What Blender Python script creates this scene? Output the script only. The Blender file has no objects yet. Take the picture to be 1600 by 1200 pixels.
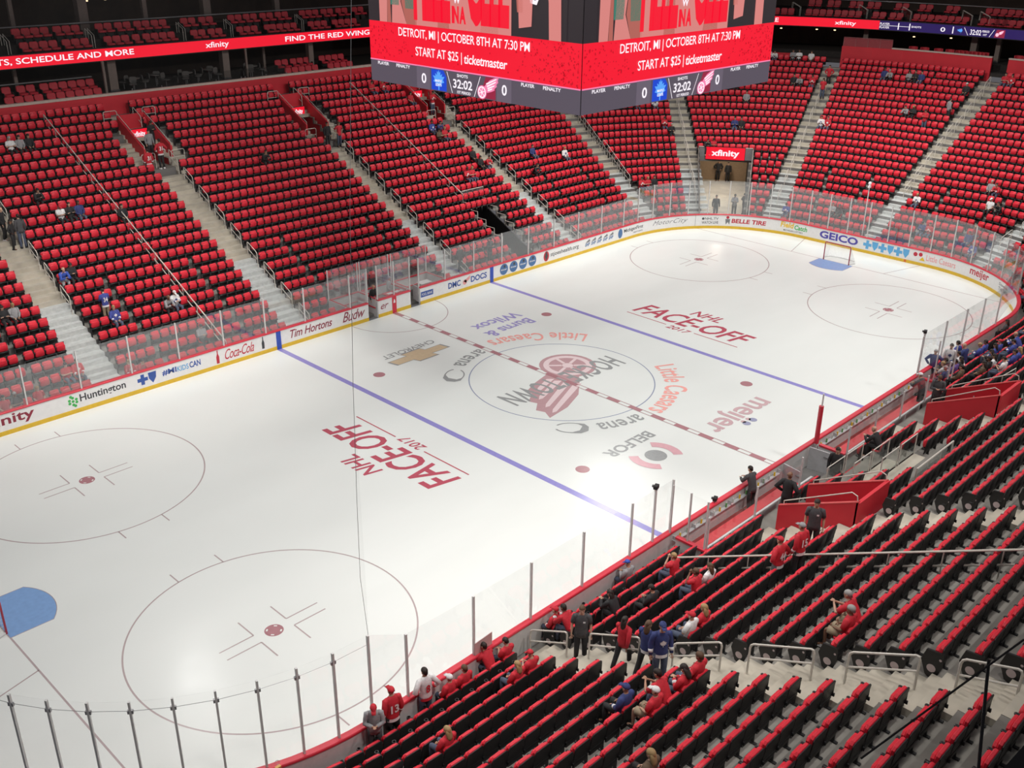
import bpy, bmesh, math, random
import numpy as np
from mathutils import Vector, Matrix

random.seed(7)
SC = bpy.context.scene
COL = SC.collection
PI = math.pi

# ------------------------------------------------------------------ camera, world, lights, exposure
CAM = Vector((-34.597, -30.634, 20.803))
YAW, PITCH, ROLL, FPX = 0.777736, -0.428606, 0.0084677, 1600.87
fwd = Vector((math.cos(YAW) * math.cos(PITCH), math.sin(YAW) * math.cos(PITCH), math.sin(PITCH)))
r0 = fwd.cross(Vector((0, 0, 1))).normalized()
u0 = r0.cross(fwd)
RIGHT = r0 * math.cos(ROLL) + u0 * math.sin(ROLL)
UP = -r0 * math.sin(ROLL) + u0 * math.cos(ROLL)
cd = bpy.data.cameras.new('camera')
cd.sensor_fit = 'HORIZONTAL'
cd.sensor_width = 36.0
cd.lens = FPX / 1600.0 * 36.0
cd.clip_start = 0.1
cd.clip_end = 500
cam = bpy.data.objects.new('camera', cd)
M = Matrix((RIGHT, UP, -fwd)).transposed().to_4x4()
M.translation = CAM
cam.matrix_world = M
COL.objects.link(cam)
SC.camera = cam


def in_view(p, margin=60):
    d = Vector(p) - CAM
    z = d.dot(fwd)
    if z < 1:
        return False
    u = 800 + FPX * d.dot(RIGHT) / z
    v = 600 - FPX * d.dot(UP) / z
    return -margin < u < 1600 + margin and -margin < v < 1200 + margin


SC.view_settings.view_transform = 'Standard'
SC.view_settings.look = 'None'
SC.view_settings.gamma = 1.0
SC.view_settings.use_curve_mapping = False
SC.view_settings.exposure = 0.0
SC.cycles.transparent_max_bounces = 24
SC.cycles.max_bounces = 6

w = bpy.data.worlds.new('arena_air')
SC.world = w
w.use_nodes = True
w.node_tree.nodes['Background'].inputs[0].default_value = (0.95, 0.93, 1.0, 1)
w.node_tree.nodes['Background'].inputs[1].default_value = 0.11


def area(name, loc, size, power, color=(1, 0.992, 0.965), aim=None, spread=PI):
    l = bpy.data.lights.new(name, 'AREA')
    l.shape = 'RECTANGLE'
    l.size, l.size_y = size
    l.energy = power
    l.color = color
    l.spread = spread
    o = bpy.data.objects.new(name, l)
    COL.objects.link(o)
    o.location = loc
    aim = Vector(aim if aim is not None else (loc[0], loc[1], 0))
    o.rotation_euler = (aim - Vector(loc)).to_track_quat('-Z', 'Y').to_euler()
    return o


# the rows of rink floodlights hung from the roof grid, all above the frame
for x, p in ((-27, 600), (-14, 560), (-1, 520), (12, 490), (25, 510), (36, 620)):
    area('rink_floodlight', (x, -13.0, 24.5), (2.2, 1.4), p, aim=(x * 0.8, -1.0, 0), spread=2.2)
    area('rink_floodlight', (x, 3.5, 25.0), (2.2, 1.4), p, aim=(x * 0.85, 2.0, 0), spread=2.2)
area('rink_floodlight', (24.5, 15.5, 24.0), (4.2, 3.2), 620, aim=(14, 4.0, 0), spread=2.3)
area('rink_floodlight', (-12.0, 19.2, 24.0), (0.9, 0.7), 420, aim=(-10, 6.0, 0), spread=2.4)
# unseen fill lights added to brighten the seating bowl, kept off the ice
for x in (-18, -8, 2, 12, 22):
    area('stand_fill_light', (x, 1.0, 25.5), (2.0, 1.2), 620, color=(1, 0.95, 0.9), aim=(x, 19.5, 3.5), spread=1.25)
for y in (-8, 2, 10):
    area('stand_fill_light', (20, y, 25.5), (1.2, 2.0), 560, color=(1, 0.95, 0.9), aim=(40, y * 1.1, 3.5), spread=1.25)
for x in (-20, -8, 4, 16):
    area('stand_fill_light', (x, 1.0, 25.5), (2.0, 1.2), 420, color=(1, 0.95, 0.9), aim=(x, -18.5, 3.0), spread=1.25)

for x in (-22, -10, 2, 14):
    area('stand_fill_light', (x, -27.0, 24.5), (2.0, 1.2), 430, color=(1, 0.96, 0.92), aim=(x, -15.0, 1.5), spread=1.5)

# ------------------------------------------------------------------ materials
MATS = {}


def mat(name, col, rough=0.55, metal=0.0, var=0.06, scale=6.0, spec=0.5, emit=None, strength=1.0, coat=0.0):
    if name in MATS:
        return MATS[name]
    m = bpy.data.materials.new(name)
    m.use_nodes = True
    nt = m.node_tree
    b = nt.nodes['Principled BSDF']
    b.inputs['Roughness'].default_value = rough
    b.inputs['Metallic'].default_value = metal
    b.inputs['Specular IOR Level'].default_value = spec
    b.inputs['Coat Weight'].default_value = coat
    if var > 0:
        tc = nt.nodes.new('ShaderNodeTexCoord')
        n = nt.nodes.new('ShaderNodeTexNoise')
        n.inputs['Scale'].default_value = scale
        n.inputs['Detail'].default_value = 3
        nt.links.new(tc.outputs['Object'], n.inputs['Vector'])
        r = nt.nodes.new('ShaderNodeValToRGB')
        r.color_ramp.elements[0].position = 0.3
        r.color_ramp.elements[1].position = 0.7
        r.color_ramp.elements[0].color = tuple(max(0, c * (1 - var)) for c in col) + (1,)
        r.color_ramp.elements[1].color = tuple(min(1, c * (1 + var)) for c in col) + (1,)
        nt.links.new(n.outputs['Fac'], r.inputs['Fac'])
        nt.links.new(r.outputs['Color'], b.inputs['Base Color'])
    else:
        b.inputs['Base Color'].default_value = tuple(col) + (1,)
    if emit is not None:
        b.inputs['Emission Color'].default_value = tuple(emit) + (1,)
        b.inputs['Emission Strength'].default_value = strength
    MATS[name] = m
    return m


def srgb(r, g, b):
    f = lambda c: ((c / 255) / 12.92) if c / 255 <= 0.04045 else (((c / 255) + 0.055) / 1.055) ** 2.4
    return (f(r), f(g), f(b))


def glass_mat(name, tint, refl, haze=0.0):
    m = bpy.data.materials.new(name)
    m.use_nodes = True
    nt = m.node_tree
    nt.nodes.clear()
    out = nt.nodes.new('ShaderNodeOutputMaterial')
    tr = nt.nodes.new('ShaderNodeBsdfTransparent')
    tr.inputs[0].default_value = tuple(tint) + (1,)
    gl = nt.nodes.new('ShaderNodeBsdfGlossy')
    gl.inputs['Roughness'].default_value = 0.05
    gl.inputs[0].default_value = (0.95, 0.97, 1.0, 1)
    lw = nt.nodes.new('ShaderNodeLayerWeight')
    lw.inputs[0].default_value = 0.5
    pw = nt.nodes.new('ShaderNodeMath')
    pw.operation = 'POWER'
    pw.inputs[1].default_value = 4.0
    ma = nt.nodes.new('ShaderNodeMath')
    ma.operation = 'MULTIPLY_ADD'
    ma.inputs[1].default_value = 0.5
    ma.inputs[2].default_value = refl
    mx = nt.nodes.new('ShaderNodeMixShader')
    nt.links.new(lw.outputs['Facing'], pw.inputs[0])
    nt.links.new(pw.outputs[0], ma.inputs[0])
    nt.links.new(ma.outputs[0], mx.inputs[0])
    nt.links.new(tr.outputs[0], mx.inputs[1])
    nt.links.new(gl.outputs[0], mx.inputs[2])
    last = mx
    if haze > 0:
        df = nt.nodes.new('ShaderNodeBsdfDiffuse')
        df.inputs[0].default_value = (0.8, 0.8, 0.8, 1)
        m2 = nt.nodes.new('ShaderNodeMixShader')
        m2.inputs[0].default_value = haze
        nt.links.new(mx.outputs[0], m2.inputs[1])
        nt.links.new(df.outputs[0], m2.inputs[2])
        last = m2
    nt.links.new(last.outputs[0], out.inputs[0])
    MATS[name] = m
    return m


def ice_mat():
    m = bpy.data.materials.new('ice')
    m.use_nodes = True
    nt = m.node_tree
    b = nt.nodes['Principled BSDF']
    tc = nt.nodes.new('ShaderNodeTexCoord')
    mp = nt.nodes.new('ShaderNodeMapping')
    mp.inputs['Scale'].default_value = (0.05, 0.16, 1)
    n = nt.nodes.new('ShaderNodeTexNoise')
    n.inputs['Scale'].default_value = 3
    n.inputs['Detail'].default_value = 6
    r = nt.nodes.new('ShaderNodeValToRGB')
    r.color_ramp.elements[0].position = 0.25
    r.color_ramp.elements[1].position = 0.75
    r.color_ramp.elements[0].color = (0.775, 0.80, 0.775, 1)
    r.color_ramp.elements[1].color = (0.815, 0.84, 0.815, 1)
    nt.links.new(tc.outputs['Object'], mp.inputs[0])
    nt.links.new(mp.outputs[0], n.inputs['Vector'])
    nt.links.new(n.outputs['Fac'], r.inputs['Fac'])
    nt.links.new(r.outputs['Color'], b.inputs['Base Color'])
    b.inputs['Roughness'].default_value = 0.2
    b.inputs['IOR'].default_value = 1.31
    b.inputs['Specular IOR Level'].default_value = 0.5
    n2 = nt.nodes.new('ShaderNodeTexNoise')
    n2.inputs['Scale'].default_value = 0.6
    n2.inputs['Detail'].default_value = 5
    r2 = nt.nodes.new('ShaderNodeMapRange')
    r2.inputs['To Min'].default_value = 0.13
    r2.inputs['To Max'].default_value = 0.3
    nt.links.new(tc.outputs['Object'], n2.inputs['Vector'])
    nt.links.new(n2.outputs['Fac'], r2.inputs['Value'])
    nt.links.new(r2.outputs['Result'], b.inputs['Roughness'])
    MATS['ice'] = m
    return m


ICE = ice_mat()
GLASS = glass_mat('board_glass_hazed', (0.97, 0.975, 0.97), 0.10, 0.03)  # milky ice reflection mixed in as extra gloss and pale diffuse
GLASS_NEAR = glass_mat('board_glass_near', (0.985, 0.985, 0.985), 0.022)  # same glass, with its reflection toned down and no haze
CLEAR = glass_mat('clear_panel', (0.93, 0.95, 0.94), 0.06)
TINT = glass_mat('lounge_glass', (0.8, 0.8, 0.8), 0.03)


def net_mat():
    m = glass_mat('netting', (1, 1, 1), 0.0)
    nt = m.node_tree
    nt.nodes.clear()
    out = nt.nodes.new('ShaderNodeOutputMaterial')
    tr = nt.nodes.new('ShaderNodeBsdfTransparent')
    df = nt.nodes.new('ShaderNodeBsdfDiffuse')
    df.inputs[0].default_value = (0.1, 0.1, 0.1, 1)
    mx = nt.nodes.new('ShaderNodeMixShader')
    mx.inputs[0].default_value = 0.055      # share of a knotted mesh that is thread
    nt.links.new(tr.outputs[0], mx.inputs[1])
    nt.links.new(df.outputs[0], mx.inputs[2])
    nt.links.new(mx.outputs[0], out.inputs[0])
    return m


NET = net_mat()
RED_SEAT = mat('seat_red', (0.66, 0.018, 0.038), 0.5, var=0.08, scale=3)
SEAT_BLACK = mat('seat_black', (0.012, 0.012, 0.013), 0.5)
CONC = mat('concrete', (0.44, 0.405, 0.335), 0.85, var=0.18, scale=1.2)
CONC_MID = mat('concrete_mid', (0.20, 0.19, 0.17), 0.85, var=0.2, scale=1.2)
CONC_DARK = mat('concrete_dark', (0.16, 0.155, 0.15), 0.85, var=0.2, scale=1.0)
STEEL_DECK = mat('aluminium_deck', (0.50, 0.52, 0.51), 0.5, 0.0, var=0.12)
RAIL = mat('rail_steel', (0.60, 0.57, 0.51), 0.4, 0.0)
WHITE = mat('board_white', (0.80, 0.80, 0.80), 0.35, var=0.03)
BACKWHITE = mat('board_back_grey', (0.62, 0.62, 0.61), 0.5, var=0.05)
YELLOW = mat('kick_yellow', (0.72, 0.47, 0.03), 0.4)
CAPRED = mat('cap_red', (0.62, 0.035, 0.06), 0.4)
BLUEB = mat('band_blue', (0.03, 0.08, 0.45), 0.45)
REDB = mat('band_red', (0.65, 0.03, 0.06), 0.45)
WALLRED = mat('wall_red', (0.60, 0.020, 0.035), 0.55, var=0.05, scale=1)
CREAM = mat('cap_cream', (0.55, 0.46, 0.40), 0.6)
BLACK = mat('black', (0.01, 0.01, 0.011), 0.6)
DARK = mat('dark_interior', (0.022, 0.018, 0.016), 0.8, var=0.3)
DARKBROWN = mat('suite_brown', (0.05, 0.03, 0.022), 0.7, var=0.35, scale=0.7)
TAUPE = mat('column_taupe', (0.20, 0.16, 0.14), 0.7)
GREYMETAL = mat('grey_metal', (0.32, 0.32, 0.33), 0.4, 0.6)
GREYDARK = mat('grey_dark', (0.07, 0.07, 0.075), 0.6)
POSTM = mat('post_alu', (0.64, 0.64, 0.63), 0.35, 0.0)
LWHITE = mat('letter_white', (0.8, 0.8, 0.8), 0.5, var=0)


def em(name, col, strength=1.0):
    return mat(name, tuple(c * 0.02 for c in col), 0.5, var=0, emit=col, strength=strength)


E_RED = em('led_red', srgb(250, 18, 48), 0.95)
E_WHITE = em('led_white', (1.0, 0.93, 1.0), 1.0)
E_PINK = em('led_pink', srgb(245, 130, 175), 1.0)
E_GREY = em('led_grey', srgb(88, 80, 92), 1.0)
E_GREY2 = em('led_grey_light', srgb(104, 94, 108), 1.0)
E_BLACK = em('led_black', srgb(45, 38, 42), 1.0)
E_BLUE = em('led_blue', srgb(25, 70, 205), 1.0)
E_BLUE2 = em('led_light_blue', srgb(90, 165, 250), 1.0)
E_NAVY = em('led_navy', srgb(38, 22, 88), 1.0)
E_WINE = em('led_wine', srgb(150, 35, 65), 1.0)
E_SKIN = em('led_skin', srgb(214, 130, 125), 1.0)
E_SKIN2 = em('led_skin_dark', srgb(176, 98, 88), 1.0)
E_TEAL = em('led_teal', srgb(60, 120, 105), 1.0)
E_DKRED = em('led_dark_red', srgb(190, 8, 30), 1.0)
E_WARM = em('lamp_warm', (1.0, 0.72, 0.4), 2.0)


# ------------------------------------------------------------------ mesh helpers
class MB:
    def __init__(s):
        s.v, s.f, s.m = [], [], []

    def face(s, pts, mi=0):
        i = len(s.v)
        s.v.extend([tuple(p) for p in pts])
        s.f.append(tuple(range(i, i + len(pts))))
        s.m.append(mi)

    def hexa(s, p, mi=0):
        """8 corners: bottom ring 0-3, top ring 4-7"""
        i = len(s.v)
        s.v.extend([tuple(q) for q in p])
        for f in ((3, 2, 1, 0), (4, 5, 6, 7), (0, 1, 5, 4), (1, 2, 6, 5), (2, 3, 7, 6), (3, 0, 4, 7)):
            s.f.append(tuple(i + k for k in f))
            s.m.append(mi)

    def box(s, c, d, mi=0, rot=None):
        x, y, z = (k / 2 for k in d)
        c = Vector(c)
        P = []
        for dz in (-z, z):
            for dx, dy in ((-x, -y), (x, -y), (x, y), (-x, y)):
                q = Vector((dx, dy, dz))
                if rot is not None:
                    q = rot @ q
                P.append(c + q)
        s.hexa(P, mi)

    def pad(s, c, d, r, mi=0, rot=None, axis='y'):
        """box whose outline across `axis` is an octagon with corner cut r, with edges eased"""
        x, y, z = (k / 2 for k in d)
        if axis == 'z':
            y, z = z, y
        c = Vector(c)
        r = min(r, x * 0.9, z * 0.9)
        e = min(y * 0.45, r * 0.5)
        rings = []
        for yy, ins in ((-y, e), (-y + e, 0), (y - e, 0), (y, e)):
            X, Z = x - ins, z - ins
            o = [(-X + r, -Z), (X - r, -Z), (X, -Z + r), (X, Z - r), (X - r, Z), (-X + r, Z), (-X, Z - r), (-X, -Z + r)]
            ring = []
            for a, b in o:
                q = Vector((a, yy, b)) if axis == 'y' else Vector((a, b, yy))
                if rot is not None:
                    q = rot @ q
                ring.append(c + q)
            rings.append(ring)
        s.loft(rings, mi)

    def loft(s, rings, mi=0, cap=True, closed=True):
        i = len(s.v)
        n = len(rings[0])
        for r in rings:
            s.v.extend([tuple(p) for p in r])
        for k in range(len(rings) - 1):
            for j in range(n if closed else n - 1):
                a, b = i + k * n + j, i + k * n + (j + 1) % n
                s.f.append((a, b, b + n, a + n))
                s.m.append(mi)
        if cap:
            s.f.append(tuple(reversed(range(i, i + n))))
            s.m.append(mi)
            s.f.append(tuple(range(i + (len(rings) - 1) * n, i + len(rings) * n)))
            s.m.append(mi)

    def tube(s, pts, r, n=6, mi=0, cap=True):
        pts = [Vector(p) for p in pts]
        rr = r if isinstance(r, (list, tuple)) else [r] * len(pts)
        rings = []
        ref = None
        for k, p in enumerate(pts):
            a = pts[max(0, k - 1)]
            b = pts[min(len(pts) - 1, k + 1)]
            t = (b - a).normalized()
            if ref is None:
                ref = Vector((0, 0, 1)) if abs(t.z) < 0.9 else Vector((1, 0, 0))
            x = t.cross(ref).normalized()
            y = x.cross(t).normalized()
            ref = y
            rings.append([p + (x * math.cos(2 * PI * j / n) + y * math.sin(2 * PI * j / n)) * rr[k] for j in range(n)])
        s.loft(rings, mi, cap)

    def ball(s, c, r, n=8, m=6, mi=0):
        c = Vector(c)
        r = r if isinstance(r, (tuple, list)) else (r, r, r)
        rings = []
        for k in range(1, m):
            t = PI * k / m
            rings.append([c + Vector((r[0] * math.sin(t) * math.cos(2 * PI * j / n), r[1] * math.sin(t) * math.sin(2 * PI * j / n), -r[2] * math.cos(t))) for j in range(n)])
        s.loft(rings, mi)

    def disc(s, c, r, n=24, mi=0, z=None):
        s.face([(c[0] + r * math.cos(2 * PI * j / n), c[1] + r * math.sin(2 * PI * j / n), c[2]) for j in range(n)], mi)

    def ring(s, c, r, w_, n=96, mi=0, a0=0.0, a1=2 * PI):
        k = max(2, int(n * (a1 - a0) / (2 * PI)))
        for j in range(k):
            t0, t1 = a0 + (a1 - a0) * j / k, a0 + (a1 - a0) * (j + 1) / k
            P = lambda rad, t: (c[0] + rad * math.cos(t), c[1] + rad * math.sin(t), c[2])
            s.face([P(r - w_ / 2, t0), P(r + w_ / 2, t0), P(r + w_ / 2, t1), P(r - w_ / 2, t1)], mi)

    def mesh(s, name, mats, smooth=False):
        me = bpy.data.meshes.new(name)
        me.from_pydata(s.v, [], s.f)
        for m in (mats if isinstance(mats, (list, tuple)) else [mats]):
            me.materials.append(m)
        if any(s.m):
            me.polygons.foreach_set('material_index', s.m)
        if smooth:
            me.polygons.foreach_set('use_smooth', [True] * len(me.polygons))
        me.update()
        return me

    def build(s, name, mats, parent=None, smooth=False, label=None):
        return link(name, s.mesh(name, mats, smooth), parent, label)


def link(name, me, parent=None, label=None):
    o = bpy.data.objects.new(name, me)
    COL.objects.link(o)
    if parent is not None:
        o.parent = parent
    if label:
        o['label'] = label
    return o


def tag(o, label, cat, group=None, kind=None):
    o['label'] = label
    o['category'] = cat
    if group:
        o['group'] = group
    if kind:
        o['kind'] = kind
    return o


def empty(name, loc=(0, 0, 0), rz=0.0, label=None, cat=None, group=None):
    o = bpy.data.objects.new(name, None)
    o.empty_display_size = 0.1
    COL.objects.link(o)
    o.location = loc
    o.rotation_euler = (0, 0, rz)
    if label:
        tag(o, label, cat, group)
    return o


def struct(name, mb, m, smooth=False):
    o = mb.build(name, m, None, smooth)
    o['kind'] = 'structure'
    return o


ORD = ['zeroth', 'first', 'second', 'third', 'fourth', 'fifth', 'sixth', 'seventh', 'eighth', 'ninth', 'tenth', 'eleventh', 'twelfth', 'thirteenth', 'fourteenth', 'fifteenth', 'sixteenth', 'seventeenth', 'eighteenth', 'nineteenth', 'twentieth'] + ['twenty-' + q for q in ('first', 'second', 'third', 'fourth', 'fifth', 'sixth', 'seventh', 'eighth', 'ninth')] + ['thirtieth'] + ['thirty-' + q for q in ('first', 'second', 'third', 'fourth', 'fifth', 'sixth', 'seventh', 'eighth', 'ninth')] + ['fortieth'] + ['forty-' + q for q in ('first', 'second', 'third', 'fourth', 'fifth', 'sixth', 'seventh', 'eighth', 'ninth')]

# ------------------------------------------------------------------ the rink outline as a path
RR = 8.5344
CX, CY = 30.48 - RR, 12.95 - RR
LA = PI / 2 * RR
TOT = 4 * CX + 4 * CY + 4 * LA


def P(s, o=0.0):
    """point and outward normal at arc length s along the boards, o metres outside them; s=0 is the far end of the red line"""
    if -CX <= s <= CX:
        return Vector((s, 12.95 + o, 0)), Vector((0, 1, 0))
    s = s % TOT
    if s <= CX:
        return Vector((s, 12.95 + o, 0)), Vector((0, 1, 0))
    t = s - CX
    if t <= LA:
        a = t / RR
        n = Vector((math.sin(a), math.cos(a), 0))
        return Vector((CX, CY, 0)) + n * (RR + o), n
    t -= LA
    if t <= 2 * CY:
        return Vector((30.48 + o, CY - t, 0)), Vector((1, 0, 0))
    t -= 2 * CY
    if t <= LA:
        a = t / RR
        n = Vector((math.cos(a), -math.sin(a), 0))
        return Vector((CX, -CY, 0)) + n * (RR + o), n
    t -= LA
    if t <= 2 * CX:
        return Vector((CX - t, -12.95 - o, 0)), Vector((0, -1, 0))
    t -= 2 * CX
    if t <= LA:
        a = t / RR
        n = Vector((-math.sin(a), -math.cos(a), 0))
        return Vector((-CX, -CY, 0)) + n * (RR + o), n
    t -= LA
    if t <= 2 * CY:
        return Vector((-30.48 - o, -CY + t, 0)), Vector((-1, 0, 0))
    t -= 2 * CY
    if t <= LA:
        a = t / RR
        n = Vector((-math.cos(a), math.sin(a), 0))
        return Vector((-CX, CY, 0)) + n * (RR + o), n
    return Vector((s - TOT, 12.95 + o, 0)), Vector((0, 1, 0))


S_NEAR = CX + 2 * LA + 2 * CY + CX          # s of x=0 on the near side


def s_near(x):
    return S_NEAR - x


def Pz(s, o, z):
    q = P(s, o)[0]
    return Vector((q.x, q.y, z))


def s_of(x, y):
    if x > CX and y > CY:
        return CX + RR * math.atan2(x - CX, y - CY)
    if x > CX and abs(y) <= CY:
        return CX + LA + CY - y
    if x > CX and y < -CY:
        return CX + LA + 2 * CY + RR * math.atan2(-(y + CY), x - CX)
    if y > 0:
        return x
    if x < -CX and y < -CY:
        return S_NEAR + CX + RR * math.atan2(-(x + CX), -(y + CY))
    return S_NEAR - x


def off_of(x, y):
    dx, dy = abs(x) - CX, abs(y) - CY
    if dx > 0 and dy > 0:
        return math.hypot(dx, dy) - RR
    return max(dx, dy) - RR


def srange(a, b, step=0.6):
    n = max(1, int(math.ceil((b - a) / step)))
    return [a + (b - a) * k / n for k in range(n + 1)]


def sweep(mb, sec, s_list, mi=0, closed=False, cap=True):
    """sec: list of (o, z) profile points carried along the path"""
    rings = [[Pz(s, o, z) for o, z in sec] for s in s_list]
    i = len(mb.v)
    n = len(sec)
    for r in rings:
        mb.v.extend([tuple(p) for p in r])
    for k in range(len(rings) - 1):
        for j in range(n if closed else n - 1):
            a, b = i + k * n + j, i + k * n + (j + 1) % n
            mb.f.append((a, a + n, b + n, b))
            mb.m.append(mi)
    if closed and cap:
        mb.f.append(tuple(range(i, i + n)))
        mb.m.append(mi)
        mb.f.append(tuple(reversed(range(i + (len(rings) - 1) * n, i + len(rings) * n))))
        mb.m.append(mi)


# ------------------------------------------------------------------ lettering
TXT = {}


def text_geo(body, bold=0.0, shear=0.0, space=1.0):
    key = (body, bold, shear, space)
    if key in TXT:
        return TXT[key]
    cu = bpy.data.curves.new('lettering', 'FONT')
    cu.body = body
    cu.offset = bold
    cu.shear = shear
    cu.space_character = space
    cu.resolution_u = 3
    o = bpy.data.objects.new('lettering', cu)
    COL.objects.link(o)
    dg = bpy.context.evaluated_depsgraph_get()
    me = bpy.data.meshes.new_from_object(o.evaluated_get(dg))
    V = [(v.co.x, v.co.y) for v in me.vertices]
    F = [tuple(p.vertices) for p in me.polygons]
    bpy.data.objects.remove(o)
    bpy.data.curves.remove(cu)
    bpy.data.meshes.remove(me)
    xs = [v[0] for v in V]
    ys = [v[1] for v in V]
    x0, x1, y0, y1 = min(xs), max(xs), min(ys), max(ys)
    V = [((a - x0) / (x1 - x0), (b - y0) / (y1 - y0)) for a, b in V]
    TXT[key] = (V, F, (x1 - x0) / (y1 - y0))
    return TXT[key]


def put_text(mb, body, fn, x0, y0, x1, y1, mi=0, bold=0.0, shear=0.0, space=1.0):
    """lettering stretched to the box (x0,y0)-(x1,y1), every point sent through fn(u, v)"""
    V, F, _ = text_geo(body, bold, shear, space)
    i = len(mb.v)
    mb.v.extend([tuple(fn(x0 + a * (x1 - x0), y0 + b * (y1 - y0))) for a, b in V])
    for f in F:
        mb.f.append(tuple(i + k for k in f))
        mb.m.append(mi)


def put_poly(mb, pts, fn, mi=0):
    mb.face([fn(a, b) for a, b in pts], mi)


def put_disc(mb, c, r, fn, mi=0, n=28, ry=None):
    ry = r if ry is None else ry
    put_poly(mb, [(c[0] + r * math.cos(2 * PI * k / n), c[1] + ry * math.sin(2 * PI * k / n)) for k in range(n)], fn, mi)


def put_ring(mb, c, r, wd, fn, mi=0, n=32, a0=0, a1=2 * PI, ry=None):
    q = 1 if ry is None else ry / r
    for k in range(n):
        t0, t1 = a0 + (a1 - a0) * k / n, a0 + (a1 - a0) * (k + 1) / n
        put_poly(mb, [(c[0] + (r + e) * math.cos(t), c[1] + (r + e) * q * math.sin(t)) for e, t in ((-wd / 2, t0), (wd / 2, t0), (wd / 2, t1), (-wd / 2, t1))], fn, mi)


LEAF = [(0, 1), (.12, .72), (.3, .86), (.28, .5), (.62, .66), (.52, .38), (1, .42), (.72, .1), (.95, -.12), (.5, -.22), (.52, -.5), (.12, -.38), (.08, -.9), (-.08, -.9), (-.12, -.38), (-.52, -.5), (-.5, -.22), (-.95, -.12), (-.72, .1), (-1, .42), (-.52, .38), (-.62, .66), (-.28, .5), (-.3, .86), (-.12, .72)]


def wheel(mb, fn, c, k, red=0, pale=1, flip=1):
    """a spoked wheel with a swept wing of four long feathers"""
    cx, cy = c
    g = lambda a, b: fn(cx + flip * a * k, cy + b * k)
    wing = [(-.15, .30), (.35, .62), (1.0, .95), (1.75, 1.12), (1.62, .86), (1.72, .78), (1.48, .58), (1.55, .46), (1.22, .28), (1.25, .18), (.85, .02), (.45, -.12), (.1, -.1)]
    put_poly(mb, [(-.3, -.02), (.15, .45), (.7, .9), (1.3, 1.14), (1.9, 1.22), (1.78, .98), (1.85, .8), (1.6, .6), (1.66, .42), (1.34, .2), (1.36, .06), (.9, -.12), (.4, -.25)], g, red)
    lev = [1.0]

    def up():
        h = EPS * lev[0]
        lev[0] += .35
        return lambda p, q: Vector(g(p, q)) + h
    for a, b in (((.25, .52), (1.7, 1.1)), ((.35, .32), (1.62, .84)), ((.45, .14), (1.45, .5)), ((.5, -.03), (1.18, .2))):
        put_poly(mb, [(a[0] - .02, a[1] + .06), (b[0] - .1, b[1] + .02), b, (b[0] - .12, b[1] - .1), (a[0] + .1, a[1] - .05)], up(), pale)
    put_disc(mb, (-.25, -.25), .62, up(), red)
    put_ring(mb, (-.25, -.25), .47, .12, up(), pale)
    put_disc(mb, (-.25, -.25), .12, up(), pale)
    e2 = up()
    for j in range(6):
        t = PI * j / 3 + .3
        d = (math.cos(t), math.sin(t))
        nx, ny = -d[1] * .035, d[0] * .035
        put_poly(mb, [(-.25 + d[0] * .13 + nx, -.25 + d[1] * .13 + ny), (-.25 + d[0] * .13 - nx, -.25 + d[1] * .13 - ny), (-.25 + d[0] * .405 - nx, -.25 + d[1] * .405 - ny), (-.25 + d[0] * .405 + nx, -.25 + d[1] * .405 + ny)], e2, pale)


EPS = Vector((0, 0, 0))

# ------------------------------------------------------------------ the ice sheet and its markings
FT = 0.3048
mb = MB()
mb.face([Pz(s, 0.0, 0.0) for s in srange(0, TOT, 0.5)[:-1]])
ice = mb.build('floor', ICE)
ice['kind'] = 'structure'

I_RED = mat('ice_red', srgb(178, 128, 134), 0.2, var=0.05)
I_LINE = mat('ice_thin_red', srgb(184, 168, 168), 0.2, var=0.05)
I_BLUE = mat('ice_blue', srgb(150, 144, 208), 0.2, var=0.05)
I_GREY = mat('ice_grey', srgb(158, 160, 160), 0.2, var=0.05)
I_CREASE = mat('ice_crease', srgb(132, 168, 216), 0.2, var=0.05)
I_FACE = mat('ice_faceoff_red', srgb(190, 88, 104), 0.2, var=0.05)
I_ORANGE = mat('ice_orange', srgb(250, 176, 168), 0.2, var=0.03)
I_GOLD = mat('ice_gold', srgb(212, 190, 158), 0.2, var=0.04)
I_PINK = mat('ice_pink', srgb(222, 172, 180), 0.2, var=0.04)
I_WHITE = mat('ice_white', (0.83, 0.84, 0.82), 0.2, var=0.02)
I_PALE = mat('ice_pale_pink', srgb(236, 214, 216), 0.2, var=0.02)
ZI = [0.002]


def ice_part(name, build, mats, label=None, dz=0.0):
    m = MB()
    build(m, ZI[0] + dz)
    ZI[0] += 0.00003
    o = m.build(name, mats, ice, label=label)
    return o


def rect(m, x0, y0, x1, y1, z, mi=0):
    m.face([(x0, y0, z), (x1, y0, z), (x1, y1, z), (x0, y1, z)], mi)


for sx in (-1, 1):
    ice_part('blue_line', lambda m, z: rect(m, sx * 25.5 * FT - .15, -12.94, sx * 25.5 * FT + .15, 12.94, z), I_BLUE)


def centre_line(m, z):
    rect(m, -.15, -12.94, -.11, 12.94, z)
    rect(m, .11, -12.94, .15, 12.94, z)
    y = -12.9
    while y < 12.9:
        rect(m, -.11, y, .11, min(y + .72, 12.94), z)
        y += 1.32


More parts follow.
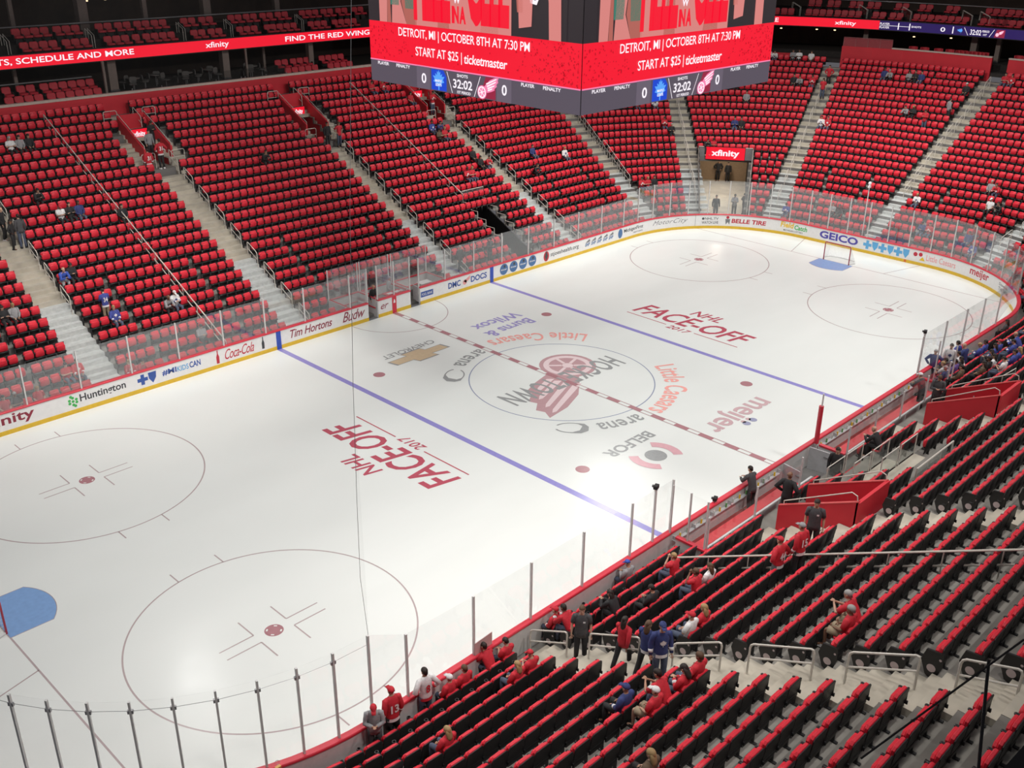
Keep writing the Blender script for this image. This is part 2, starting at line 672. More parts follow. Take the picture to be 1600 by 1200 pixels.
def goal_line(sx):
    def f(m, z):
        x = sx * 89 * FT
        h = CY + math.sqrt(RR ** 2 - (abs(x) - CX) ** 2)
        rect(m, x - .03, -h, x + .03, h, z)
        for sy in (-1, 1):          # the angled lines behind the net
            a, b = (x, sy * 11 * FT), (sx * 30.46, sy * 14 * FT)
            d = Vector((b[0] - a[0], b[1] - a[1], 0)).normalized()
            n = Vector((-d.y, d.x, 0)) * .025
            m.face([(a[0] + n.x, a[1] + n.y, z), (b[0] + n.x, b[1] + n.y, z), (b[0] - n.x, b[1] - n.y, z), (a[0] - n.x, a[1] - n.y, z)])
    return f


def faceoff_circle(cx, cy):
    def f(m, z):
        m.ring((cx, cy, z), 15 * FT, .055, 120)
        for sy in (-1, 1):
            for sx in (-1, 1):
                x0 = cx + sx * .86
                y1 = sy * math.sqrt((15 * FT) ** 2 - .86 ** 2)
                rect(m, x0 - .025, cy + y1, x0 + .025, cy + y1 + sy * .61, z)
                # the L marks round the spot
                a, b = cx + sx * .61, cy + sy * .23
                rect(m, a, b - .025, a + sx * 1.22, b + .025, z)
                rect(m, a - .025, b, a + .025, b + sy * .91, z)
    return f


def spot(cx, cy):
    def f(m, z):
        m.ring((cx, cy, z), .28, .05, 40)
        m.disc((cx, cy, z), .20, 40)
        for q in (0, PI / 2, PI, 1.5 * PI):
            m.ring((cx, cy, z), .23, .06, 40, 0, q - .55, q + .55)
    return f


for sx in (-1, 1):
    ice_part('goal_line', goal_line(sx), I_LINE)
    for sy in (-1, 1):
        ice_part('faceoff_circle', faceoff_circle(sx * 69 * FT, sy * 22 * FT), I_LINE)
        ice_part('faceoff_spot', spot(sx * 69 * FT, sy * 22 * FT), I_RED)
        ice_part('faceoff_spot', lambda m, z: m.disc((sx * 20 * FT, sy * 22 * FT, z), .30, 40), I_RED)

    def crease(m, z):
        x = sx * 89 * FT
        pts = [(x, 1.22), (x - sx * 1.37, 1.22)]
        for k in range(1, 12):
            y = 1.22 - 2.44 * k / 12
            pts.append((x - sx * math.sqrt(max(0, 1.83 ** 2 - y * y)), y))
        pts += [(x - sx * 1.37, -1.22), (x, -1.22)]
        m.face([(a, b, z) for a, b in pts])
        for (a, b), (c, d) in zip(pts[:-1], pts[1:]):
            m.tube([(a, b, z), (c, d, z)], .012, 4, 1)
    ice_part('goal_crease', crease, [I_CREASE, I_LINE])
ice_part('centre_circle', lambda m, z: m.ring((0, 0, z), 15 * FT, .055, 140), mat('ice_circle_blue', srgb(150, 158, 182), 0.2, var=0.05))
ice_part('referee_crease', lambda m, z: m.ring((0, 12.94, z), 10 * FT, .05, 90, 0, PI, 2 * PI), I_LINE)


def flat(ox, oy, ang, z):
    c, s = math.cos(ang), math.sin(ang)
    return lambda u, v: (ox + u * c - v * s, oy + u * s + v * c, z)


def face_off(sx):
    # reads along the blue line, top towards the end boards
    def f(m, z):
        fn = flat(sx * 10.0, 0.0, -PI / 2 if sx > 0 else PI / 2, z)
        put_text(m, 'FACE-OFF', fn, -3.75, .15, 3.75, 1.72, 0, 0.018, 0.25, 1.0)
        put_text(m, 'NHL', fn, -1.0, 2.0, 1.0, 2.85, 0, 0.018, 0.25)
        put_text(m, '2017', fn, -.75, -.62, .75, -.1, 0, 0.02, 0.2)
        for a, b in ((-3.75, -.95), (.95, 3.75)):
            put_poly(m, [(a, -.2), (b, -.2), (b, -.27), (a, -.27)], fn, 0)
    return f


for sx in (-1, 1):
    ice_part('faceoff_logo', face_off(sx), I_FACE, 'dark red lettering reading NHL FACE-OFF 2017')


def hockeytown(m, z):
    global EPS
    EPS = Vector((0, 0, .0006))
    fn = flat(0, 0, PI, z)
    wheel(m, lambda u, v: fn(u, v), (-.9, -.35), 2.35, 0, 1, 1)
    fn2 = flat(0, 0, PI, z + .0030)
    put_text(m, 'HOCKEYTOWN', lambda u, v: fn2(u, v - .05 * u), -3.85, -.62, 3.75, .82, 2, 0.022, 0.0, 1.12)


ice_part('centre_logo', hockeytown, [mat('ice_logo_red', srgb(196, 158, 162), .2, var=.03), I_PALE, I_GREY], 'winged wheel with grey HOCKEYTOWN lettering at centre ice')
ice_part('centre_line', centre_line, I_RED, None, .005)
ZI[0] += 0.006


def arc_text(m, body, z, r_in, r_out, a0, a1, outward, mi=0, bold=0.01, shear=0.0):
    """lettering bent along the centre circle from angle a0 to a1"""
    L = abs(a1 - a0)

    def fn(u, v):
        t = a0 + (a1 - a0) * u
        r = r_in + (r_out - r_in) * v if outward else r_out - (r_out - r_in) * v
        return (r * math.cos(t), r * math.sin(t), z)
    put_text(m, body, fn, 0, 0, 1, 1, mi, bold, shear, 1.05)


R_ = math.radians


def swoosh(m, cx, cy, ang, z, k=1.0):
    fn = flat(cx, cy, ang, z)
    put_ring(m, (0, 0), .82 * k, .09, fn, 0, 30, 0.3, 2 * PI - .5, .55 * k)
    fn = flat(cx, cy, ang, z + .0008)
    put_poly(m, [(-.95 * k, -.1), (-.9 * k, .35 * k), (-.5 * k, .62 * k), (.1 * k, .6 * k), (-.45 * k, .3 * k), (-.62 * k, -.2 * k), (-.3 * k, -.55 * k), (-.75 * k, -.45 * k)], fn, 0)


def caesars(sgn):
    def f(m, z):
        if sgn > 0:
            arc_text(m, 'Little Caesars', z, 5.15, 6.25, R_(29), R_(83), False, 0, 0.015)
        else:
            arc_text(m, 'Little Caesars', z, 5.05, 6.15, R_(-26), R_(-86), True, 0, 0.015)
    return f


def arena_word(sgn):
    def f(m, z):
        if sgn > 0:
            arc_text(m, 'arena', z, 5.05, 5.7, R_(93), R_(118), False, 0, 0.01)
            swoosh(m, -3.45, 4.05, R_(40), z, .85)
        else:
            arc_text(m, 'arena', z, 5.0, 5.65, R_(-95), R_(-120), True, 0, 0.01)
            swoosh(m, -3.62, -3.85, R_(135), z, .85)
    return f


for sg in (1, -1):
    ice_part('ice_lettering', caesars(sg), I_ORANGE, 'pale orange lettering around the centre circle')
    ice_part('ice_lettering', arena_word(sg), I_GREY, 'grey arena lettering with swoosh')


def burns(m, z):
    fn = flat(3.2, 7.3, PI, z)
    put_text(m, 'Burns &', fn, -1.65, .15, 1.75, 1.0, 0, 0.018)
    put_text(m, 'Wilcox', fn, -1.8, -1.05, 1.6, -.2, 0, 0.018)


def chevy(m, z):
    fn = flat(-3.0, 7.25, PI, z)
    put_text(m, 'CHEVROLET', fn, -1.75, -1.15, 1.7, -.68, 0, 0.01, 0.1)
    for k, mi, dz in ((1.07, 0, 0), (1.0, 1, .0006)):
        f2 = flat(-3.0, 7.25, PI, z + dz)
        put_poly(m, [(a * k, b * (k + (.06 if mi == 0 else 0))) for a, b in ((-1.75, .28), (-1.62, -.3), (-.62, -.3), (-.5, -.62), (.72, -.62), (.6, -.3), (1.75, -.3), (1.62, .28), (.62, .28), (.5, .62), (-.72, .62), (-.6, .28))], f2, mi)


def meijer(m, z):
    fn = flat(2.9, -8.2, PI, z)
    put_text(m, 'meijer', fn, -2.25, -.75, 2.25, .85, 0, 0.018)
    put_disc(m, (-.02, .92), .19, fn, 1)
    put_disc(m, (.5, .92), .19, fn, 1)


def belfor(m, z):
    fn = flat(-2.97, -8.1, PI, z)
    put_text(m, 'BELFOR', fn, -1.5, -1.75, 1.5, -1.12, 0, 0.018)
    put_disc(m, (0, 0), .48, fn, 0)
    put_ring(m, (0, 0), .97, .42, fn, 1, 30, R_(-40), R_(50))
    put_ring(m, (0, 0), .97, .42, fn, 1, 30, R_(140), R_(230))


ice_part('ice_lettering', burns, mat('ice_violet', srgb(164, 158, 212), .2, var=.04), 'violet Burns & Wilcox lettering')
ice_part('ice_lettering', chevy, [I_GREY, I_GOLD], 'gold bow tie emblem with grey lettering')
ice_part('ice_lettering', meijer, [mat('ice_dusty', srgb(208, 176, 180), .2, var=.04), mat('ice_dot', srgb(160, 162, 190), .2, var=.03)], 'dusty red meijer lettering')
ice_part('ice_lettering', belfor, [I_GREY, I_PINK], 'grey BELFOR lettering with pink arcs')

# ------------------------------------------------------------------ the dasher boards
boards = empty('rink_boards', (0, 0, 0), 0, 'white rink boards with yellow kick strip and red cap rail around the ice', 'rink boards')
gaps = [(-1.85, -1.15), (1.22, 1.95)]         # the two open penalty box gates
spans = []
a = -30.0
for g0, g1 in gaps:
    spans.append((a, g0))
    a = g1
spans.append((a, TOT - 30.0))
m1, m2, m3 = MB(), MB(), MB()
for a, b in spans:
    sl = srange(a, b, .55)
    sweep(m1, [(0, .2), (0, 1.0), (.14, 1.0), (.14, 0), (.02, 0), (.02, .2)], sl, 0, True)
    sweep(m2, [(-.015, 0), (-.015, .2), (.019, .2), (.019, 0)], sl, 0, True)
    sweep(m3, [(-.03, 1.0), (-.03, 1.05), (-.01, 1.075), (.17, 1.075), (.19, 1.05), (.19, 1.0)], sl, 0, True)
m1.build('board_panels', WHITE, boards)
m2.build('kick_strip', YELLOW, boards)
m3.build('cap_rail', CAPRED, boards, label='red cap rail')
mb = MB()
sweep(mb, [(.142, .03), (.142, .99), (.155, .99), (.155, .03)], srange(CX + LA + 2 * CY, TOT - 30, .55), 0, True)
mb.build('back_panels', BACKWHITE, boards)
for s, w_, mm in ((-25.5 * FT, .28, BLUEB), (25.5 * FT, .28, BLUEB), (0, .30, REDB)):
    mb = MB()
    sweep(mb, [(-.02, .005), (-.02, 1.0), (-.004, 1.0), (-.004, .005)], [s - w_ / 2, s + w_ / 2], 0, True)
    mb.build('line_band', mm, boards, label='upright colour band continuing the ice line')
mb = MB()
put_poly(mb, [(-.08, .62), (.08, .62), (.05, .78), (0, .86), (-.05, .78)], lambda u, v: Pz(u, -.022, v))
mb.build('band_emblem', LWHITE, boards)
mb = MB()
for s in (27.35,):
    sweep(mb, [(-.004, .2), (-.004, 1.0), (0, 1.0), (0, .2)], [s - .02, s + .02], 0, True)
mb.build('panel_joint', GREYDARK, boards)

A_RED = mat('ad_red', srgb(190, 40, 60), .4, var=0)
A_MAROON = mat('ad_maroon', srgb(140, 40, 60), .4, var=0)
A_BLUE = mat('ad_blue', srgb(50, 84, 160), .4, var=0)
A_LBLUE = mat('ad_light_blue', srgb(96, 170, 220), .4, var=0)
A_PURPLE = mat('ad_purple', srgb(78, 70, 165), .4, var=0)
A_DK = mat('ad_dark', srgb(60, 62, 66), .4, var=0)
A_GREY = mat('ad_grey', srgb(120, 122, 126), .4, var=0)
A_GREEN = mat('ad_green', srgb(70, 180, 90), .4, var=0)
A_YEL = mat('ad_yellow', srgb(230, 190, 40), .4, var=0)
A_PINK = mat('ad_pink', srgb(232, 160, 160), .4, var=0)
A_STEEL = mat('ad_steel', srgb(70, 110, 160), .4, var=0)


def bfn(u, v):
    return Pz(u, -.006, v)


def bfn2(u, v):
    return Pz(u, -.010, v)


def ad(label, mats, *jobs):
    for j in jobs:
        m = MB()
        j(m)
        m.build('advertisement', mats, boards, label=label)


T = lambda body, x0, y0, x1, y1, mi=0, bold=.01, sh=0.0, sp=1.0, fn=bfn: (lambda m: put_text(m, body, fn, x0, y0, x1, y1, mi, bold, sh, sp))
D = lambda c, r, mi=0, fn=bfn, ry=None: (lambda m: put_disc(m, c, r, fn, mi, 24, ry))
G = lambda pts, mi=0, fn=bfn: (lambda m: put_poly(m, pts, fn, mi))


def cross(c, k, mi=0):
    x, y = c
    return G([(x - .12 * k, y + .35 * k), (x + .12 * k, y + .35 * k), (x + .12 * k, y + .12 * k), (x + .35 * k, y + .12 * k), (x + .35 * k, y - .12 * k), (x + .12 * k, y - .12 * k), (x + .12 * k, y - .35 * k), (x - .12 * k, y - .35 * k), (x - .12 * k, y - .12 * k), (x - .35 * k, y - .12 * k), (x - .35 * k, y + .12 * k), (x - .12 * k, y + .12 * k)], mi)


def shield(c, k, mi=0):
    x, y = c
    return G([(x - .28 * k, y + .35 * k), (x + .28 * k, y + .35 * k), (x + .24 * k, y - .05 * k), (x, y - .4 * k), (x - .24 * k, y - .05 * k)], mi)


def bottle_shape(x, y, k, mi=0):
    return G([(x - .09 * k, y - .4 * k), (x + .09 * k, y - .4 * k), (x + .1 * k, y), (x + .035 * k, y + .2 * k), (x + .035 * k, y + .42 * k), (x - .035 * k, y + .42 * k), (x - .035 * k, y + .2 * k), (x - .1 * k, y)], mi)


ad('plum xfinity lettering', [A_MAROON], T('xfinity', -22.9, .33, -20.45, .95, 0, .02))
hexes = [G([(-18.72 + a * .16 + .075 * math.cos(R_(60 * j + 30)), .6 + b * .14 + .075 * math.sin(R_(60 * j + 30))) for j in range(6)], 1) for a, b in ((-1, -.5), (-1, .5), (0, -1.2), (0, 0), (0, 1.2), (1, -.5), (1, .5), (-.5, 1.7), (.5, -1.7))]
ad('Huntington lettering with green honeycomb', [A_DK, A_GREEN], T('Huntington', -18.4, .38, -16.2, .85, 0, .02), *hexes)
ad('blue MIKIDSCAN lettering with cross and shield', [A_BLUE, A_LBLUE], cross((-15.35, .62), .75), shield((-14.85, .62), .75), T('#MI', -14.35, .48, -13.6, .78, 0, .03), T('KIDS', -13.56, .48, -12.95, .76, 1, .02), T('CAN', -12.9, .48, -12.3, .80, 0, .03))
ad('red script Coca-Cola lettering between two bottles', [A_RED, A_DK], bottle_shape(-11.35, .6, .85, 0), T('Coca-Cola', -10.95, .34, -9.25, .88, 0, .005, .45, .9), bottle_shape(-8.72, .62, .8, 1))
ad('maroon script Tim Hortons lettering', [A_MAROON], T('Tim Hortons', -7.05, .4, -4.35, .86, 0, .012, .3, .95))
ad('maroon script Budweiser lettering', [A_MAROON], T('Budw', -3.65, .36, -2.1, .92, 0, .004, .4, .95), T('er', -.98, .45, -.42, .72, 0, .004, .4))
ad('DCU Bank sign in navy and white', [A_BLUE, LWHITE], G([(2.0, .42), (2.95, .42), (2.95, .75), (2.0, .75)], 0), T('POOL BANK', 2.06, .5, 2.88, .66, 1, .01, 0.1, 1, bfn2))
ad('navy DMC DOCS lettering with small winged wheel', [A_BLUE, A_PINK, A_RED], T('DMC', 4.15, .42, 5.15, .8, 0, .03), T('DOCS', 6.0, .42, 7.35, .8, 0, .03), D((5.5, .55), .16, 1), G([(5.4, .62), (5.95, .9), (5.9, .68), (5.6, .5)], 1))
circ = []
for k in range(4):
    x = 8.85 + k * .86
    circ += [D((x, .6), .36, 0), T('Kroger', x - .26, .5, x + .27, .64, 1, .02, .2, .9, bfn2), D((x + .05, .78), .09, 2, bfn2)]
ad('four round blue badges in a row', [A_STEEL, LWHITE, A_DK], *circ)
ad('grey stjoeshealth.org lettering with red flame', [A_DK, A_RED], D((12.75, .6), .26, 1, ry=.34), G([(12.75, 1.0), (12.6, .6), (12.75, .3), (12.9, .6)], 0, bfn2), T('stjoeshealth.org', 13.15, .42, 15.95, .78, 0, .005, .1))
ad('five grey slanted service marks', [A_STEEL, A_GREY], *[j for k in range(5) for j in (T('SHP', 16.6 + k * .62, .42, 17.1 + k * .62, .66, 0, .03, .3), G([(16.65 + k * .62, .7), (17.05 + k * .62, .9), (17.12 + k * .62, .72), (16.85 + k * .62, .68)], 1))])
ad('grey Michigan First lettering with globe', [A_DK, A_STEEL], D((20.35, .6), .24, 1, ry=.34), T('MichiganFirst', 20.75, .5, 22.85, .82, 0, .015), T('CREDIT UNION', 21.8, .34, 22.8, .44, 0, .01))
ad('grey script MotorCity lettering', [A_GREY], T('MotorCity', 23.8, .42, 26.75, .85, 0, -.004, .5, 1.1))
ad('grey NHL.TV WATCH LIVE lettering', [A_DK], T('NHL.TV', 28.05, .64, 29.05, .82, 0, .01), D((27.92, .73), .09), T('WATCH LIVE', 27.83, .34, 29.05, .54, 0, .015))
ad('red BELLE TIRE lettering with tyre figure', [A_RED, A_GREY], T('BELLE TIRE', 30.0, .44, 32.5, .76, 0, .035, .1), D((29.72, .84), .11), G([(29.55, .72), (29.9, .72), (29.86, .3), (29.74, .5), (29.6, .3)], 1))
ad('yellow and green lettering', [A_YEL, A_GREEN, A_DK], T('Field', 33.55, .55, 34.55, .95, 0, .03, .1), T('Catch', 34.6, .5, 35.6, .85, 1, .03, .1), T('MICHIGAN LOTTERY', 33.8, .3, 35.3, .42, 2, .01))
ad('large purple GEICO lettering', [A_PURPLE], T('GEICO', 36.6, .36, 39.5, .88, 0, .035))
ad('light blue crosses and shields', [A_LBLUE], *[j for k in range(3) for j in (cross((40.2 + k * 1.1, .6), .85), shield((40.75 + k * 1.1, .6), .8))])
ad('red Little Caesars lettering with small orange emblem', [A_PINK, A_RED, A_YEL], T('Little Caesars', 44.35, .42, 46.45, .82, 0, .01), D((43.6, .7), .14, 1), D((43.95, .74), .13, 1), G([(43.9, .35), (44.3, .35), (44.1, .6)], 2))
ad('red meijer lettering', [A_RED], T('meijer', 47.6, .3, 49.3, .92, 0, .02))
ad('grey two line lettering at the corner', [A_GREY], T('Down on', 50.45, .66, 51.6, .84, 0, .02), T('THE FARM', 50.45, .36, 51.8, .58, 0, .02))
mb = MB()
put_poly(mb, [(42.9, .02), (43.05, .02), (43.05, .2), (42.9, .2)], lambda u, v: Pz(u, -.018, v))
mb.build('goal_line_tab', mat('orange_tab', srgb(220, 110, 40), .5), boards)

# ------------------------------------------------------------------ glass panels with their posts
GP = []


def glass_panel(s0, s1, z0, z1, label, group, o=.06, posts=(1,), z1b=None, strap=False, gm=None):
    p0, p1 = Pz(s0, o, 0), Pz(s1, o, 0)
    d = (p1 - p0)
    L = d.length
    e = empty('rink_glass', (p0.x, p0.y, z0), math.atan2(d.y, d.x), label, 'glass panel', group)
    m = MB()
    H = z1 - z0
    H2 = (z1b if z1b is not None else z1) - z0
    m.hexa([(.02, -.006, 0), (L - .02, -.006, 0), (L - .02, .006, 0), (.02, .006, 0), (.02, -.006, H), (L - .02, -.006, H2), (L - .02, .006, H2), (.02, .006, H)])
    m.build('pane', gm or GLASS, e)
    for k in posts:
        m = MB()
        hh = H2 if k else H
        m.box((L * k, 0, hh / 2), (.055, .07, hh))
        m.build('post', POSTM, e)
    if strap:
        m = MB()
        m.tube([(0, -.02, H - .3), (L, -.02, H2 - .3)], .008, 4)
        m.box((L, 0, H - .3), (.14, .06, .1))
        m.build('strap', GREYMETAL, e)
    GP.append(e)
    return e


N3 = ORD


def far_label(k, side):
    return 'clear glass panel on far boards, %s to the %s of the red line' % (ORD[k], side)


xs = [-23.1 + 2.44 * k for k in range(0, 9)]          # -23.1 .. -3.58
xs[-1] = -3.05
for k in range(len(xs) - 1):
    glass_panel(xs[k], xs[k + 1], 1.075, 2.95, far_label(len(xs) - 1 - k + 1, 'left'), 'glass on the far boards')
for k, (a, b) in enumerate(((-3.05, -1.85), (-1.15, .05), (.05, 1.22))):
    glass_panel(a, b, 1.075, 3.05, ('clear glass panel of the penalty box left of its open gate', 'clear glass panel beside the open gate left of the red line', 'clear glass panel just right of the red line on far boards')[k], 'glass on the far boards', posts=((1,), (0, 1), (1,))[k])
xs = [1.95, 3.95, 6.3, 8.7, 11.1, 13.5, 15.9, 18.3, 20.7, 22.3]
for k in range(len(xs) - 1):
    glass_panel(xs[k], xs[k + 1], 1.075, 2.95 if k < 8 else 3.0, far_label(k + 2, 'right'), 'glass on the far boards', z1b=3.5 if k == 8 else None)
ss = [22.3 + 1.48 * k for k in range(22)]
for k in range(len(ss) - 1):
    a, b = ss[k], ss[k + 1]
    if b < 36:
        lab = 'tall clear glass panel around far corner, %s past the straight boards' % ORD[k + 1]
    elif b < 44.5:
        lab = 'tall clear glass panel behind the far goal, %s along the end boards' % ORD[k - 8]
    else:
        lab = 'tall clear glass panel around far right corner, %s from the end boards' % ORD[k - 14]
    glass_panel(a, b, 1.075, 3.5, lab, 'glass on the far end boards')
xs = [20.2, 18.0, 15.8, 13.4, 10.9]
sn = [s_near(x) for x in xs]
glass_panel(ss[-1], sn[0], 1.075, 3.5, 'clear glass panel where the far right corner meets the near boards', 'glass on the near boards', gm=GLASS_NEAR, z1b=3.1)
for k in range(len(sn) - 1):
    glass_panel(sn[k], sn[k + 1], 1.075, 3.1, 'clear near side glass panel, %s counted from the far right corner' % ORD[k + 1], 'glass on the near boards', gm=GLASS_NEAR)
xs = [-8.7, -9.7, -10.95, -13.4, -15.8, -18.2, -20.7]
sn = [s_near(x) for x in xs]
for k in range(len(sn) - 1):
    glass_panel(sn[k], sn[k + 1], 1.075, 3.15, 'clear near side glass panel, %s to the left of the player bench' % ORD[k + 1], 'glass on the near boards', gm=GLASS_NEAR, posts=(0, 1) if k == 0 else (1,), z1b=3.2 if k == len(sn) - 2 else None)
ss = [s_near(-20.7), s_near(-21.95)] + [102.54 + .98 * k for k in range(12)]
for k in range(len(ss) - 1):
    glass_panel(ss[k], ss[k + 1], 1.075, 3.2 if k == 0 else 3.85, 'tall clear corner glass panel, %s round the bottom left corner' % ORD[k + 1], 'glass round the near left corner', gm=GLASS_NEAR, z1b=3.85 if k == 0 else None, strap=k > 0)

# ------------------------------------------------------------------ protective netting above the near end glass
mb = MB()
sl = srange(s_near(-21.9), 137, .8)
sweep(mb, [(.06, 3.85), (.06, 8), (.06, 14), (.06, 26)], sl, 0)
o = mb.build('safety_net', NET)
tag(o, 'fine dark safety netting hanging above the bottom left end glass', 'netting')
mb = MB()
mb.tube([(-21.92, -13.0, 3.85), (-22.05, -13.0, 5.7), (-22.0, -13.0, 8), (-21.9, -13.0, 11), (-21.7, -13.0, 15), (-21.3, -13, 20), (-21.0, -13, 26)], .006, 5)
mb.build('edge_rope', GREYMETAL, o, label='thin grey rope along the upright edge')


# ------------------------------------------------------------------ goals
def goal(sx, label):
    e = empty('hockey_goal', (sx * 89 * FT, 0, 0), 0 if sx > 0 else PI, label, 'goal')
    fr = mat('goal_frame', (0.42, 0.03, 0.06), .35)
    m = MB()
    m.tube([(0, .915, 0), (0, .915, 1.16), (0, .88, 1.22), (0, -.88, 1.22), (0, -.915, 1.16), (0, -.915, 0)], .035, 8)
    m.build('goal_frame', fr, e, label='red goal posts and crossbar')
    m = MB()
    m.tube([(0, .9, .04), (.5, 1.1, .04), (.95, .85, .04), (1.08, 0, .04), (.95, -.85, .04), (.5, -1.1, .04), (0, -.9, .04)], .03, 6)
    m.tube([(0, .88, 1.2), (.42, .7, 1.18), (.55, 0, 1.18), (.42, -.7, 1.18), (0, -.88, 1.2)], .02, 6)
    m.build('base_frame', LWHITE, e)
    m = MB()
    top = [(0, .88, 1.2), (.42, .7, 1.18), (.55, 0, 1.18), (.42, -.7, 1.18), (0, -.88, 1.2)]
    bot = [(0, .9, .04), (.72, 1.0, .04), (1.08, 0, .04), (.72, -1.0, .04), (0, -.9, .04)]
    for k in range(4):
        for j in range(9):
            for t in ((k + j / 9) / 4,):
                a = Vector(top[k]).lerp(Vector(top[k + 1]), j / 9)
                b = Vector(bot[k]).lerp(Vector(bot[k + 1]), j / 9)
                m.tube([a, a.lerp(b, .5) + Vector((.02, 0, 0)), b], .004, 3, cap=False)
    for h in range(1, 9):
        m.tube([Vector(bot[k]).lerp(Vector(top[k]), h / 9) for k in range(5)], .004, 3, cap=False)
    for j in range(1, 8):
        m.tube([(0, .88 - 1.76 * j / 8, 1.2), (.5 - .1 * abs(j - 4) / 4, .8 - 1.6 * j / 8, 1.18)], .004, 3, cap=False)
    m.build('goal_net', mat('net_white', (.75, .75, .72), .8), e, label='white string net')
    return e


goal(1, 'red framed hockey goal with white net at the far end')
goal(-1, 'red framed hockey goal cut off at the left edge')

# ------------------------------------------------------------------ the seating bowl
NR = 24


def f_near(k):
    return (-.5 + 1.06 * k) if k <= 8 else 7.98 + .98 * (k - 8)


def row_off(k, side):
    if side == 'F':
        return 1.0 + .79 * k
    return max(.75, 1.0 + .79 * f_near(k))


def row_z(k, side):
    if side == 'F':
        return .15 + .4 * k
    return max(.05, .15 + .4 * f_near(k))


def tread_front(k, side):
    return row_off(k, side) - .60


S_SPLIT = 50.4
FAR_TUN = [(27.4, 11.2), (33.3, 15.9), (35.7, 12.4), (30.1, 9.0)]       # plan of the far corner tunnel


def inside(pt, poly):
    x, y = pt
    r = False
    n = len(poly)
    for i in range(n):
        x0, y0 = poly[i]
        x1, y1 = poly[(i + 1) % n]
        if (y0 > y) != (y1 > y) and x < (x1 - x0) * (y - y0) / (y1 - y0) + x0:
            r = not r
    return r


def void(x, y, k, side):
    """places where the terrace is cut away"""
    if side == 'F':
        if inside((x, y), FAR_TUN):
            return True
        if 11.3 < x < 13.0 and 14.4 < y < 19.3 and x < CX:
            return True
        for x0 in (-6.55, 4.97, 15.55):
            if x0 < x < x0 + 1.7 and 27.7 < y < 30.6:
                return True
    else:
        for x0 in (-6.1, 5.6):
            if x0 < x < x0 + 2.0 and -18.5 < y < -15.2:
                return True
        if -8.8 < x < 10.6 and y > -14.5:
            return True
    return False


def terrace(name, side, s0, s1, step, rows):
    m = MB()
    sl = srange(s0, s1, step)
    for a, b in zip(sl[:-1], sl[1:]):
        for k in rows:
            o0 = tread_front(k, side)
            o1 = tread_front(k + 1, side) if k < NR - 1 else 19.7
            z1 = row_z(k, side)
            z0 = row_z(k - 1, side) if k else 0.0
            nsub = 2
            c = Pz((a + b) / 2, (o0 + o1) / 2, 0)
            if void(c.x, c.y, k, side):
                continue
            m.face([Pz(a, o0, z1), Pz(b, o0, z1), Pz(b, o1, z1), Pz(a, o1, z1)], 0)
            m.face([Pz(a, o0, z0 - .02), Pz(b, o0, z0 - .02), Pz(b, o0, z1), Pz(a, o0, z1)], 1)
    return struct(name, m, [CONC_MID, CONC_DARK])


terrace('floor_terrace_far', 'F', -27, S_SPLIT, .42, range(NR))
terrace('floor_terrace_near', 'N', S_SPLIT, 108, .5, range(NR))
mb = MB()
sweep(mb, [(.155, .0), (.9, .0)], srange(-27, 108, .8))
mb.face([(-34, -13, -.02), (34, -13, -.02), (34, -19, -.02), (-34, -19, -.02)])
struct('floor_apron', mb, CONC_DARK)

# ---- aisles
FA = [(-17.4, -15.8), (-6.7, -5.1), (5.35, 6.65), (15.9, 17.2)]


def line_side(p, a, b):
    return (b[0] - a[0]) * (p[1] - a[1]) - (b[1] - a[1]) * (p[0] - a[0])


CORNER = [  # (left line, right line) in plan
    (((24.55, 15.7), (26.33, 22.1)), ((26.4, 16.8), (28.16, 23.49))),
    (((28.1, 12.98), (35.5, 20.55)), ((29.6, 12.0), (37.36, 20.31))),
    (((31.64, 8.47), (48.63, 14.1)), ((32.09, 7.12), (48.28, 12.5))),
    (((34.53, .72), (50.8, 1.26)), ((36.38, -.5), (49.2, -.52))),
    (((32.09, -7.3), (48.28, -12.6)), ((31.64, -8.6), (48.63, -14.2))),
]


def blocked(x, y, k, side):
    if side == 'F':
        if y > 12 and x < CX:
            for i, (a, b) in enumerate(FA):
                if a < x < b:
                    return True
                if i > 0 and 17 <= k <= 20 and a - .78 < x < b + 1.05:
                    return True
            if k <= 5 and 10.9 < x < 13.15:
                return True
            if k <= 6 and abs(x - .5) < 3.9 and y < 15.2:       # penalty boxes
                return True
            return False
        p = (x, y)
        for L, Rr in CORNER:
            c = Vector(((L[0][0] + L[1][0]) / 2, (L[0][1] + L[1][1]) / 2))
            if line_side(p, *L) < 0 and line_side(p, *Rr) > 0 and (Vector(p) - c).length < 16:
                return True
        for d in ((0, 0), (.12, .1), (-.1, -.2), (.1, -.2)):
            if inside((x + d[0], y + d[1]), FAR_TUN):
                return True
        return False
    # near side
    if x < -CX - .01 and y < 0 and k > 12:
        return True
    if -17.05 < x < -15.5:
        return True
    if k >= 7 and (-6.75 < x < -5.4 or 5.4 < x < 6.75):
        return True
    if k in (0, 1) and -8.95 < x < 10.8:
        return True
    if k == 2 and (-6.2 < x < -4.2 or -2.2 < x < .9 or 4.0 < x < 7.6):
        return True
    if 3 <= k <= 6 and (-7.6 < x < -4.0 or -2.2 < x < .9 or 4.0 < x < 7.7):
        return True
    if 16.0 < x < 17.3:
        return True
    return False


def runs(k, side):
    """unbroken stretches of seats on row k, as (s0, s1) along the path"""
    o = row_off(k, side) - .25
    s0, s1 = (-25.5, S_SPLIT) if side == 'F' else (S_SPLIT + .3, 107.0)
    out, start = [], None
    s = s0
    while s <= s1:
        q = P(s, o)[0]
        bl = blocked(q.x, q.y, k, side)
        if not bl and start is None:
            start = s
        if bl and start is not None:
            out.append((start, s))
            start = None
        s += .03
    if start is not None:
        out.append((start, s1))
    return out


